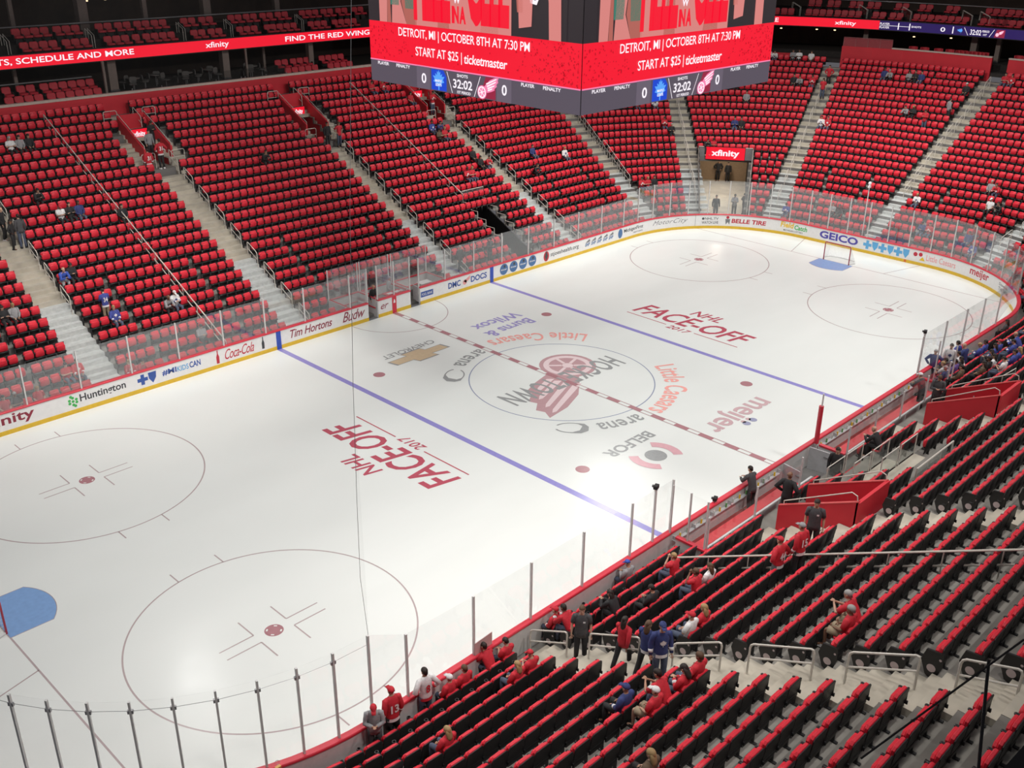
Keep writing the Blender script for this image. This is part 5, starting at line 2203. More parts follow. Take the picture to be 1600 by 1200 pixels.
# glass rails of the crowd platform by the far bench end
for k, (x, y, z) in enumerate(((9.6, -15.6, .75), (9.6, -16.5, 1.2), (9.6, -17.4, 1.65), (11.0, -16.0, 1.0), (11.0, -17.0, 1.5), (8.2, -16.9, 1.4))):
    g = empty('glass_rail', (x, y, z), R_(-4), 'framed clear rail among the crowd beside the far stairwell, %s of them' % ORD[k + 1], 'glass rail', 'rails among the crowd')
    m = MB()
    m.box((0, 0, .42), (1.2, .02, .7))
    m.build('pane', CLEAR, g)
    m = MB()
    m.tube([(-.66, 0, 0), (-.66, 0, .88), (.66, 0, .88), (.66, 0, 0)], .025, 6)
    m.build('frame', RAIL, g)

# ------------------------------------------------------------------ penalty boxes across the ice
PINKW = mat('box_wall', (.52, .50, .50), .5)
for k, (a, b, nm) in enumerate(((-3.2, -1.15, 'left'), (-1.0, 1.1, 'middle'), (1.3, 4.0, 'right'))):
    e = empty('penalty_box', (0, 0, 0), 0, 'penalty box with red trimmed low walls behind far boards, %s of three' % nm, 'penalty box', 'penalty boxes')
    m = MB()
    m.box(((a + b) / 2, 14.75, .55), (b - a, .08, 1.1))
    m.box((a, 13.95, .55), (.07, 1.6, 1.1))
    m.box((b, 13.95, .55), (.07, 1.6, 1.1))
    m.build('walls', PINKW, e)
    m = MB()
    for z in (.55, 1.12):
        m.box(((a + b) / 2, 14.70, z), (b - a, .05, .06))
        m.box((a + .04, 13.95, z), (.05, 1.6, .06))
        m.box((b - .04, 13.95, z), (.05, 1.6, .06))
    m.build('red_trim', CAPRED, e)
    m = MB()
    m.box(((a + b) / 2, 14.4, .46), (b - a - .3, .4, .07))
    m.build('bench', REDBENCH, e)
    m = MB()
    m.box(((a + b) / 2, 14.78, 2.0), (b - a, .012, 1.7))
    m.build('rear_glass', GLASS, e)
    m = MB()
    for x in (a, b):
        m.box((x, 14.78, 1.95), (.05, .05, 1.8))
    m.build('post', POSTM, e)
for x, ang, lab in ((-1.85, 100, 'left'), (1.95, 80, 'right')):
    e = empty('penalty_gate', (x, 13.05, .12), R_(ang), 'penalty box gate standing open to the %s of red line' % lab, 'gate', 'penalty box gates')
    m = MB()
    m.box((.33, 0, .46), (.66, .06, .9))
    m.build('leaf', PLAST, e)
    m = MB()
    m.box((.33, -.04, .3), (.6, .02, .3))
    m.build('red_pad', REDBENCH, e)
    m = MB()
    m.box((.03, 0, 1.6), (.06, .08, 2.2))
    m.build('jamb', POSTM, e)
e = empty('time_table', (.6, 13.6, 0), 0, 'narrow table with white papers in the middle box at the red line', 'table')
m = MB()
m.box((0, 0, .98), (1.6, .45, .04))
m.build('table_top', CAPRED, e)
m = MB()
for dx in (-.7, .7):
    m.box((dx, 0, .48), (.05, .3, .96))
m.build('leg', GREYMETAL, e)
for k, dx in enumerate((-.45, .05, .45)):
    m = MB()
    m.box((.6 + dx, 13.5, 1.008), (.34, .22, .012), 0, Matrix.Rotation(.2 * k, 3, 'Z'))
    o = m.build('paper_sheet', LWHITE)
    tag(o, 'white paper on the table at the red line, %s from the left' % ORD[k + 1], 'paper', 'papers on the timekeepers table')
m = MB()
m.box((2.75, 13.5, 1.085), (.8, .5, .02))
o = m.build('paper_sheet', LWHITE)
tag(o, 'large white sheet lying on the boards right of the open gate', 'paper')
# camera pole behind the far goal glass, camera boxes on near posts
e = empty('camera_pole', Pz(39.55, .35, 0), 0, 'thin white pole with small camera rising behind the far goal', 'camera pole')
m = MB()
m.tube([(0, 0, 0), (0, 0, 4.6)], .035, 6)
m.build('pole', LWHITE, e)
m = MB()
m.ball((0, 0, 4.65), .12, 8, 6)
m.box((-.1, -.05, 4.45), (.2, .14, .14))
m.build('camera_head', LWHITE, e)
for k, (x, y, z, lab) in enumerate(((-9.7, -13.01, 3.15, 'first post left of the bench'), (10.9, -13.01, 3.1, 'first post past the farther bench'), (-5.9, -13.0, 1.08, 'boards at the nearer bench'))):
    e = empty('rail_camera', (x, y, z), .3, 'small dark camera fixed on the %s' % lab, 'camera', 'small cameras on the boards')
    m = MB()
    m.box((0, 0, .12), (.22, .14, .13))
    m.build('body', BLACK, e)
    m = MB()
    m.tube([(0, .05, .12), (0, .14, .12)], .05, 8)
    m.build('lens', GREYDARK, e)
    m = MB()
    m.box((0, 0, .03), (.12, .1, .07))
    m.build('mount', LWHITE, e)
# card sign on the near cap rail and things on the wall by the corner
e = empty('card_sign', (-17.85, -13.05, 1.075), R_(4), 'small pale card standing on the red cap of the near boards', 'card')
m = MB()
m.box((0, 0, .22), (.75, .02, .44))
m.build('card', mat('card_pink', srgb(205, 180, 178), .5), e)
m = MB()
m.box((0, .05, .01), (.5, .12, .02))
m.build('foot', GREYMETAL, e)
e = empty('goal_judge_lamp', (-24.75, -12.72, 1.075), 0, 'small wire lamp with amber base on the corner cap rail', 'lamp')
m = MB()
for t in range(4):
    a = t * PI / 4
    m.tube([(.12 * math.cos(a) * math.sin(q), .12 * math.sin(a) * math.sin(q), .30 - .12 * math.cos(q)) for q in [PI * j / 6 for j in range(7)]], .006, 4)
m.build('wire_cage', GREYMETAL, e)
e.scale = (.6, .6, .6)
m = MB()
m.box((0, 0, .05), (.24, .14, .1))
m.build('base', mat('amber', (.7, .4, .1), .4), e)
# railing cables and dark parapet just below the viewer
e = empty('parapet_corner', (-30.17, -29.66, 16.87), R_(-20), 'black parapet corner in the bottom right of the view', 'parapet')
m = MB()
m.hexa([(-.05, -.5, -.5), (.9, -.5, -.5), (.9, .2, -.5), (-.05, .03, -.5), (-.02, -.5, .0), (.9, -.5, .25), (.9, .2, .25), (-.02, 0, .0)])
m.build('wall', BLACK, e)
ec = empty('cable_stay', (-30.14, -29.61, 16.92), 0, 'thin dark cables crossing in front of the lower right seats', 'cable')
m = MB()
b0 = Vector((-30.14, -29.61, 16.92))
m.tube([Vector((-30.40, -29.09, 16.80)) - b0, Vector((-29.74, -29.54, 17.46)) - b0], .006, 5)
m.build('cable', BLACK, ec)
m = MB()
m.tube([Vector((-30.16, -29.61, 16.7)) - b0, Vector((-29.85, -29.43, 17.33)) - b0], .009, 5)
m.build('upright', BLACK, ec)

# ------------------------------------------------------------------ people
SKINS = [mat('skin_%d' % i, c, .5, var=.04, scale=20) for i, c in enumerate(((.52, .31, .22), (.46, .26, .17), (.20, .10, .06)))]
EYE = mat('eye_dark', (.02, .015, .012), .3)
LIP = mat('lip', (.36, .12, .10), .5)
HAIRC = {'dark': (.022, .015, .012), 'brown': (.10, .055, .03), 'blond': (.36, .24, .11), 'grey': (.35, .34, .33), 'bald': (.2, .12, .08)}


def V3(*a):
    return Vector(a)


def make_pose(kind):
    """joint positions, facing +y"""
    J = {}
    sit = kind.startswith('sit')
    if not sit:
        lean = {'stand_lean': .14, 'stand_phone': .02}.get(kind, 0.0)
        J['pelvis'] = V3(0, 0, .93)
        J['waist'] = V3(0, .0 + lean * .2, 1.08)
        J['chest'] = V3(0, lean * .6 + .005, 1.28)
        J['sh'] = V3(0, lean * .95, 1.42)
        J['neck'] = V3(0, lean * 1.05 + .01, 1.50)
        J['head'] = V3(0, lean * 1.15 + .015, 1.525)
        st = .22 if kind == 'stand_walk' else 0.0
        for s, q in ((-1, 'L'), (1, 'R')):
            d = st * s
            J['hip' + q] = V3(s * .09, 0, .91)
            J['knee' + q] = V3(s * .10, .03 + d * .75, .50 + abs(d) * .03)
            J['ank' + q] = V3(s * .11, -.02 + d * (1.0 if d > 0 else 1.35), .085 + (.05 if d < 0 else 0))
            J['toe' + q] = V3(s * .14, .16 + d * (1.0 if d > 0 else 1.2), .035)
    else:
        lean = {'sit_lean': .26, 'sit_bino': .06}.get(kind, -.03)
        J['pelvis'] = V3(0, .22, .56)
        J['waist'] = V3(0, .22 + lean * .25, .70)
        J['chest'] = V3(0, .20 + lean * .7, .89 - max(0, lean) * .1)
        J['sh'] = V3(0, .19 + lean * 1.05, 1.03 - max(0, lean) * .2)
        J['neck'] = V3(0, .20 + lean * 1.15, 1.11 - max(0, lean) * .22)
        J['head'] = V3(0, .21 + lean * 1.2, 1.135 - max(0, lean) * .22)
        for s, q in ((-1, 'L'), (1, 'R')):
            J['hip' + q] = V3(s * .09, .24, .55)
            J['knee' + q] = V3(s * .13, .63, .54)
            J['ank' + q] = V3(s * .14, .62, .10)
            J['toe' + q] = V3(s * .16, .78, .04)
    for s, q in ((-1, 'L'), (1, 'R')):
        c = J['sh']
        J['sho' + q] = c + V3(s * .175, 0, -.015)
        if kind == 'stand_relaxed':
            e, w_ = V3(s * .24, -.04, -.29), V3(s * .25, .06, -.53)
        elif kind == 'stand_phone':
            e, w_ = V3(s * .23, .05, -.28), V3(s * .06, .27, -.20)
        elif kind == 'stand_hips':
            e, w_ = V3(s * .36, -.08, -.24), V3(s * .21, .05, -.40)
        elif kind == 'stand_walk':
            e, w_ = V3(s * .23, -.12 * s, -.28), V3(s * .21, -.20 * s + .06, -.51)
        elif kind == 'stand_lean':
            e, w_ = V3(s * .25, .16, -.24), V3(s * .12, .34, -.24)
        elif kind == 'sit_lap':
            e, w_ = V3(s * .24, .06, -.27), V3(s * .13, .27, -.36)
        elif kind == 'sit_phone':
            e, w_ = V3(s * .22, .10, -.27), V3(s * .05, .28, -.20)
        elif kind == 'sit_fold':
            e, w_ = V3(s * .26, .08, -.26), V3(-s * .07, .20, -.22)
        elif kind == 'sit_lean':
            e, w_ = V3(s * .22, .20, -.27), V3(s * .05, .36, -.16)
        else:
            e, w_ = V3(s * .27, .17, -.12), V3(s * .06, .20, .10)
        J['elb' + q] = c + e
        J['wri' + q] = c + w_
    J['pitch'] = {'stand_phone': -28, 'sit_phone': -25, 'stand_lean': -8, 'sit_lean': -10}.get(kind, -4)
    return J


def skin_body(J):
    """one skinned surface for trunk and limbs, a separate small chain for every finger, and a shaped head"""
    verts, edges, rad, roots = [], [], [], []

    def add(p, r, prev=None, root=False):
        verts.append(tuple(p))
        rad.append(r)
        if root:
            roots.append(len(verts) - 1)
        if prev is not None:
            edges.append((prev, len(verts) - 1))
        return len(verts) - 1
    pel = add(J['pelvis'], (.125, .095), None, True)
    wa = add(J['waist'], (.115, .085), pel)
    ch = add(J['chest'], (.135, .095), wa)
    sh = add(J['sh'], (.085, .07), ch)
    nk = add(J['neck'], (.052, .052), sh)
    add(J['head'] + V3(0, .0, .06), (.05, .055), nk)
    fing = []
    for s, q in ((-1, 'L'), (1, 'R')):
        a = add(J['sho' + q], (.062, .062), sh)
        m_ = add(J['sho' + q].lerp(J['elb' + q], .5), (.047, .047), a)
        e = add(J['elb' + q], (.040, .040), m_)
        f = add(J['elb' + q].lerp(J['wri' + q], .4), (.038, .038), e)
        w_ = add(J['wri' + q], (.026, .022), f)
        d = (J['wri' + q] - J['elb' + q]).normalized()
        palm = J['wri' + q] + d * .075
        add(palm, (.036, .018), w_)
        side = d.cross(V3(0, 0, 1))
        if side.length < .2:
            side = V3(0, 1, 0)
        side.normalize()
        nrm = side.cross(d).normalized()
        fing.append((palm, d, side, nrm, s))
        h = add(J['hip' + q], (.082, .082), pel)
        t = add(J['hip' + q].lerp(J['knee' + q], .5), (.07, .07), h)
        k = add(J['knee' + q], (.052, .052), t)
        c = add(J['knee' + q].lerp(J['ank' + q], .35), (.052, .052), k)
        n = add(J['ank' + q], (.036, .036), c)
        add(J['toe' + q], (.036, .022), n)
    for palm, d, side, nrm, s in fing:
        for k, (w_, L) in enumerate(((-.027, .068), (-.009, .078), (.009, .073), (.026, .058))):
            r = add(palm + side * w_, (.009, .009), None, True)
            a = add(palm + side * w_ + d * L * .5 - nrm * .004, (.0088, .0088), r)
            add(palm + side * w_ * .95 + d * L * .95 - nrm * .026, (.0075, .0075), a)
        r = add(palm - d * .045 - side * .022 * s, (.011, .011), None, True)
        a = add(palm - d * .02 - side * .05 * s - nrm * .008, (.010, .010), r)
        add(palm + d * .012 - side * .062 * s - nrm * .018, (.0085, .0085), a)
    me = bpy.data.meshes.new('tmp')
    me.from_pydata(verts, edges, [])
    o = bpy.data.objects.new('tmp', me)
    COL.objects.link(o)
    o.modifiers.new('s', 'SKIN')
    sv = me.skin_vertices[0].data
    for i, r in enumerate(rad):
        sv[i].radius = r
        sv[i].use_root = i in roots
    md = o.modifiers.new('u', 'SUBSURF')
    md.levels = 1
    dg = bpy.context.evaluated_depsgraph_get()
    dg.update()
    ev = bpy.data.meshes.new_from_object(o.evaluated_get(dg))
    V = [tuple(v.co) for v in ev.vertices]
    F = [tuple(p.vertices) for p in ev.polygons]
    bpy.data.objects.remove(o)
    bpy.data.meshes.remove(me)
    bpy.data.meshes.remove(ev)
    m = MB()
    m.v, m.f, m.m = V, F, [0] * len(F)
    H = head_matrix(J)
    prof = ((0, .032, .040, .030), (.02, .050, .062, .026), (.05, .062, .078, .014), (.09, .070, .088, .006), (.13, .076, .095, 0), (.17, .075, .094, -.004), (.205, .055, .074, -.006), (.226, .022, .03, -.006))
    m.loft([[H @ V3(rx * math.cos(2 * PI * t / 12), yo + ry * math.sin(2 * PI * t / 12), z) for t in range(12)] for z, rx, ry, yo in prof])
    # nose, ears, eyes, mouth
    m.loft([[H @ V3(a * .6, .085 + .0, .125), H @ V3(-a * .6, .085, .125), H @ V3(-a, .085, .085), H @ V3(a, .085, .085)] if a > .012 else [H @ V3(.003, .097, .125), H @ V3(-.003, .097, .125), H @ V3(-.011, .118, .088), H @ V3(.011, .118, .088)] for a in (.018, .01)])
    i0 = len(m.v)
    for s in (-1, 1):
        e = MB()
        e.ball((s * .077, -.01, .115), (.012, .025, .032), 6, 5)
        e.ball((s * .030, .088, .125), (.012, .008, .007), 6, 4, 1)
        off = len(m.v)
        m.v += [tuple(H @ Vector(p)) for p in e.v]
        m.f += [tuple(off + k for k in f) for f in e.f]
        m.m += e.m
    e = MB()
    e.ball((0, .090, .055), (.025, .007, .007), 6, 4, 2)
    off = len(m.v)
    m.v += [tuple(H @ Vector(p)) for p in e.v]
    m.f += [tuple(off + k for k in f) for f in e.f]
    m.m += e.m
    return m.mesh('body', [SKINS[0], EYE, LIP], True)


def head_matrix(J):
    return Matrix.Translation(J['head']) @ Matrix.Rotation(R_(J['pitch']), 4, 'X')


def torso_rings(J, grow=0.0, drop=.10, levels=None):
    """ellipses up the trunk"""
    pts = [(J['pelvis'] + (J['pelvis'] - J['waist']).normalized() * drop, .180, .135), (J['pelvis'], .176, .130), (J['waist'], .165, .122), (J['chest'], .190, .132), (J['sh'] - (J['sh'] - J['chest']) * .15, .198, .112), (J['sh'] + V3(0, 0, .045), .12, .085), (J['neck'], .066, .066)]
    rings = []
    for k, (p, rx, ry) in enumerate(pts):
        a = pts[max(0, k - 1)][0]
        b = pts[min(len(pts) - 1, k + 1)][0]
        t = (b - a).normalized()
        x = V3(1, 0, 0)
        y = t.cross(x).normalized()
        rings.append([p + x * (rx + grow) * math.cos(2 * PI * j / 16) + y * (ry + grow) * math.sin(2 * PI * j / 16) for j in range(16)])
    return rings


def clothes(J, sit):
    out = {}
    drop = .04 if sit else .12
    m = MB()
    m.loft(torso_rings(J, 0, drop))
    for q in 'LR':
        m.tube([J['sho' + q] + (J['sh'] - J['sho' + q]) * .35, J['sho' + q], J['sho' + q].lerp(J['elb' + q], .5), J['elb' + q], J['elb' + q].lerp(J['wri' + q], .5), J['wri' + q]], [.08, .084, .074, .066, .056, .046], 8)
    out['long'] = m.mesh('top', LWHITE, True)
    m = MB()
    m.loft(torso_rings(J, 0, drop))
    for q in 'LR':
        m.tube([J['sho' + q] + (J['sh'] - J['sho' + q]) * .35, J['sho' + q], J['sho' + q].lerp(J['elb' + q], .4), J['sho' + q].lerp(J['elb' + q], .75)], [.08, .082, .074, .07], 8)
    out['short'] = m.mesh('top', LWHITE, True)
    r = torso_rings(J, .006, drop)
    m = MB()
    lo = [a + (b - a) * .10 for a, b in zip(r[0], r[1])]
    hi = [a + (b - a) * .75 for a, b in zip(r[0], r[1])]
    m.loft([r[0], lo, hi], cap=False)
    for q in 'LR':
        a, b = J['elb' + q].lerp(J['wri' + q], .45), J['elb' + q].lerp(J['wri' + q], .75)
        m.tube([a, b], [.062, .056], 8)
    out['stripe'] = m.mesh('stripe', LWHITE, True)
    # front emblem and back number frame
    c, up = J['chest'], (J['sh'] - J['waist']).normalized()
    f = up.cross(V3(1, 0, 0))
    out['frame'] = (c, up, f.normalized())
    for nm, full in (('trousers', True), ('shorts', False)):
        m = MB()
        p, w_ = J['pelvis'], J['waist']
        t = (w_ - p).normalized()
        y = t.cross(V3(1, 0, 0))
        m.loft([[p + t * h + V3(1, 0, 0) * rx * math.cos(2 * PI * j / 12) + y * ry * math.sin(2 * PI * j / 12) for j in range(12)] for h, rx, ry in ((-.09, .15, .11), (-.02, .168, .122), (.08, .158, .115))])
        for q in 'LR':
            h, k, a = J['hip' + q], J['knee' + q], J['ank' + q]
            if full:
                m.tube([h, h.lerp(k, .5), k, k.lerp(a, .4), a + V3(0, 0, .0)], [.100, .090, .074, .070, .060], 10)
            else:
                m.tube([h, h.lerp(k, .5), h.lerp(k, .88)], [.104, .100, .098], 10)
        out[nm] = m.mesh(nm, LWHITE, True)
    m = MB()
    for q in 'LR':
        a, t = J['ank' + q], J['toe' + q]
        d = V3(t.x - a.x, t.y - a.y, 0).normalized()
        n = V3(-d.y, d.x, 0)
        z0 = t.z - .035
        for h0, h1, l0, l1, wd in ((0, .03, -.075, .145, .046), (.03, .085, -.07, .10, .042)):
            A = V3(a.x, a.y, z0)
            m.hexa([A + d * l0 + n * wd + V3(0, 0, h0), A + d * l0 - n * wd + V3(0, 0, h0), A + d * l1 - n * wd * .85 + V3(0, 0, h0), A + d * l1 + n * wd * .85 + V3(0, 0, h0),
                    A + d * l0 + n * wd + V3(0, 0, h1), A + d * l0 - n * wd + V3(0, 0, h1), A + d * (l1 - .02) - n * wd * .7 + V3(0, 0, h1), A + d * (l1 - .02) + n * wd * .7 + V3(0, 0, h1)])
    out['shoes'] = m.mesh('shoes', LWHITE)
    H = head_matrix(J)

    def dome(z0, k, back, yo=-.006):
        rings = []
        for z, rx, ry in ((z0, .080, .099), (.165, .081, .100), (.20, .066, .084), (.228, .036, .046), (.238, .008, .01)):
            ring = []
            for t in range(14):
                a = 2 * PI * t / 14
                zz = z
                if z == z0:
                    zz = z0 - back * max(0, -math.sin(a)) + .035 * max(0, math.sin(a))
                ring.append(H @ V3(rx * k * math.cos(a), yo + ry * k * math.sin(a), zz))
            rings.append(ring)
        return rings
    m = MB()
    m.loft(dome(.125, 1.03, .07))
    out['hair_short'] = m.mesh('hair', LWHITE, True)
    m = MB()
    m.loft(dome(.10, 1.06, .10))
    m.loft([[H @ V3(.082 * math.cos(a) * k, -.05 + .05 * math.sin(a) * k - y_, z) for a in [2 * PI * t / 10 for t in range(10)]] for z, k, y_ in ((.15, 1, 0), (.05, 1.1, .012), (-.06, 1.05, .03), (-.14, .7, .035))])
    out['hair_long'] = m.mesh('hair', LWHITE, True)
    m = MB()
    m.loft(dome(.14, 1.06, .02))
    m.hexa([H @ V3(*p) for p in ((-.06, .085, .145), (.06, .085, .145), (.05, .19, .135), (-.05, .19, .135), (-.06, .085, .157), (.06, .085, .157), (.05, .19, .147), (-.05, .19, .147))])
    m.ball(H @ V3(0, -.006, .243), .012, 6, 4)
    out['cap'] = m.mesh('cap', LWHITE, True)
    m = MB()
    for s in (-1, 1):
        m.ball(H @ V3(s * .068, -.03, .12), (.014, .05, .035), 6, 5)
    out['hair_fringe'] = m.mesh('hair', LWHITE, True)
    return out


POSES = {}
for kind in ('stand_relaxed', 'stand_phone', 'stand_hips', 'stand_walk', 'stand_lean', 'sit_lap', 'sit_phone', 'sit_fold', 'sit_lean', 'sit_bino'):
    J = make_pose(kind)
    POSES[kind] = (J, skin_body(J), clothes(J, kind.startswith('sit')))

CLOTH = {
    'red': (.52, .02, .035), 'navy': (.03, .045, .16), 'blue': (.04, .09, .42), 'white': (.72, .72, .72), 'grey': (.28, .28, .29), 'black': (.018, .018, .02), 'brown': (.12, .08, .05), 'purple': (.14, .08, .28), 'char': (.065, .065, .07), 'jeans': (.07, .09, .14), 'khaki': (.30, .24, .16), 'royal': (.05, .07, .30)}


def cl(n):
    return mat('cloth_' + n, CLOTH[n], .8, var=.12, scale=14)


# style: (words, top cut, garment name, colour, leg garment, leg colour, stripe colour, back number, front emblem)
ST = {
    'white': ('white shirt', 'short', 'shirt', 'white', 'trousers', 'black', None, None, 0),
    'whiteshirt': ('white shirt', 'short', 'shirt', 'white', 'trousers', 'jeans', None, None, 0),
    'whitejersey': ('white jersey', 'long', 'jersey', 'white', 'trousers', 'jeans', 'navy', None, 1),
    'whitejersey8': ('white jersey with number', 'long', 'jersey', 'white', 'trousers', 'jeans', 'red', ('8', 'red'), 0),
    'bluewhite': ('blue white jersey', 'long', 'jersey', 'royal', 'trousers', 'black', 'white', ('43', 'white'), 0),
    'grey': ('grey top', 'long', 'shirt', 'grey', 'trousers', 'black', None, None, 0),
    'greyjeans': ('dark grey top and jeans', 'long', 'shirt', 'char', 'trousers', 'jeans', None, None, 0),
    'greyshirt': ('dark grey shirt and black trousers', 'long', 'shirt', 'char', 'trousers', 'black', None, None, 0),
    'black': ('black top', 'long', 'shirt', 'black', 'trousers', 'black', None, None, 0),
    'navy': ('navy top', 'long', 'shirt', 'navy', 'trousers', 'jeans', None, None, 0),
    'navyjacket': ('navy jacket', 'long', 'jacket', 'navy', 'trousers', 'black', None, None, 0),
    'blue': ('blue jacket', 'long', 'jacket', 'blue', 'trousers', 'grey', None, None, 0),
    'bluejersey': ('blue jersey', 'long', 'jersey', 'royal', 'trousers', 'jeans', 'white', None, 1),
    'bluejersey34': ('blue jersey with number 34', 'long', 'jersey', 'royal', 'trousers', 'khaki', 'white', ('34', 'white'), 0),
    'navyjersey': ('navy jersey', 'long', 'jersey', 'navy', 'trousers', 'black', 'white', None, 1),
    'navyjerseyc': ('navy jersey with white emblem', 'long', 'jersey', 'navy', 'trousers', 'jeans', 'white', None, 1),
    'red': ('red shirt', 'short', 'shirt', 'red', 'trousers', 'jeans', None, None, 0),
    'redplain': ('plain red shirt', 'short', 'shirt', 'red', 'shorts', 'khaki', None, None, 0),
    'redjersey': ('red jersey', 'long', 'jersey', 'red', 'trousers', 'jeans', 'white', None, 1),
    'redjersey31': ('red jersey with number 31', 'long', 'jersey', 'red', 'trousers', 'black', 'white', ('31', 'white'), 0),
    'redjersey13': ('red jersey with number 13', 'long', 'jersey', 'red', 'shorts', 'black', 'white', ('13', 'white'), 0),
    'redjersey44': ('red jersey with number 44', 'long', 'jersey', 'red', 'shorts', 'char', 'white', ('44', 'white'), 0),
    'redjersey15': ('red jersey with number 15', 'long', 'jersey', 'red', 'trousers', 'black', 'white', ('15', 'white'), 0),
    'redhoodie': ('red hooded top and black leggings', 'long', 'hooded_top', 'red', 'trousers', 'black', None, None, 1),
    'redblack': ('red top and black trousers', 'long', 'shirt', 'red', 'trousers', 'black', None, None, 0),
    'redjeans': ('red top and blue jeans', 'long', 'shirt', 'red', 'trousers', 'jeans', None, None, 0),
    'brown': ('brown top', 'long', 'shirt', 'brown', 'trousers', 'black', None, None, 0),
    'purple': ('purple top', 'long', 'shirt', 'purple', 'trousers', 'jeans', None, None, 0),
    'vest': ('black vest over white shirt', 'short', 'vest', 'black', 'trousers', 'black', None, None, 0),
    'vestgrey': ('grey top and dark jacket', 'long', 'jacket', 'grey', 'trousers', 'char', None, None, 0),
    'suit': ('black suit', 'long', 'suit_jacket', 'black', 'trousers', 'black', None, None, 0),
    'coat': ('long dark coat', 'long', 'coat', 'char', 'trousers', 'black', None, None, 0),
    'usher': ('dark grey usher shirt with badge', 'short', 'shirt', 'char', 'trousers', 'black', None, None, 2),
    'hoodie': ('grey hooded top', 'long', 'hooded_top', 'grey', 'trousers', 'jeans', None, None, 0),
}
CAPC = {'cap_red': ('red cap', 'red'), 'cap_white': ('white cap', 'white'), 'cap_blue': ('blue knit cap', 'blue'), 'cap_grey': ('grey cap', 'grey'), 'cap_navy': ('navy cap', 'navy'), 'cap_whitebrown': ('white cap worn backwards', 'white')}
NUMS = {}


def emblem_mesh(J, frame, text, colr, back):
    c, up, f = frame
    f = f if not back else -f
    x = up.cross(f)
    m = MB()

    def fn(u, v):
        bulge = .150 - 0.55 * u * u
        return c + up * v + x * u + f * bulge
    if text:
        put_text(m, text, fn, -.11 if len(text) > 1 else -.06, -.20, .11 if len(text) > 1 else .06, .04, 0, .03)
    elif text == '':
        put_poly(m, [(a * .085, -.04 + b * .10) for a, b in LEAF], fn)
    else:
        put_poly(m, [(.04, .02), (.10, .02), (.10, .07), (.04, .07)], fn)
    return m.mesh('emblem', colr)


def person(loc, yaw, pose, style, sex, hair, label, group, k, scale=1.0):
    words, cut, gar, col, legs, lcol, stripe, num, emb = ST[style]
    J, body, C = POSES[pose]
    e = empty('person', loc, yaw, label, 'person', group)
    e.scale = (scale,) * 3
    skin = SKINS[(0, 0, 1, 0, 1, 0, 2)[k % 7]]

    def put(nm, me, colm):
        o = link(nm, me, e)
        if colm is not None:
            o.material_slots[0].link = 'OBJECT'
            o.material_slots[0].material = colm
        return o
    put('body', body, skin)
    put(gar, C[cut], cl(col))
    put(legs, C[legs], cl(lcol))
    put('shoes', C['shoes'], cl('black' if k % 3 else 'white'))
    if stripe:
        put('hem_stripe', C['stripe'], cl(stripe))
    if num:
        key = (pose, num)
        if key not in NUMS:
            NUMS[key] = emblem_mesh(J, C['frame'], num[0], cl(num[1]), True)
        put('back_number', NUMS[key], None)
    if emb:
        key = (pose, 'emb', stripe, emb)
        if key not in NUMS:
            NUMS[key] = emblem_mesh(J, C['frame'], '' if emb == 1 else None, cl(stripe or 'white'), False)
        put('emblem' if emb == 1 else 'badge', NUMS[key], None)
    if hair in CAPC:
        put('cap', C['cap'], cl(CAPC[hair][1]))
        hm = mat('hair_brown', HAIRC['brown'], .7)
        put('hair', C['hair_fringe'], hm)
    else:
        hm = mat('hair_' + hair, HAIRC[hair], .7)
        put('hair', C['hair_fringe'] if hair == 'bald' else (C['hair_long'] if sex == 'f' else C['hair_short']), hm)
    return e


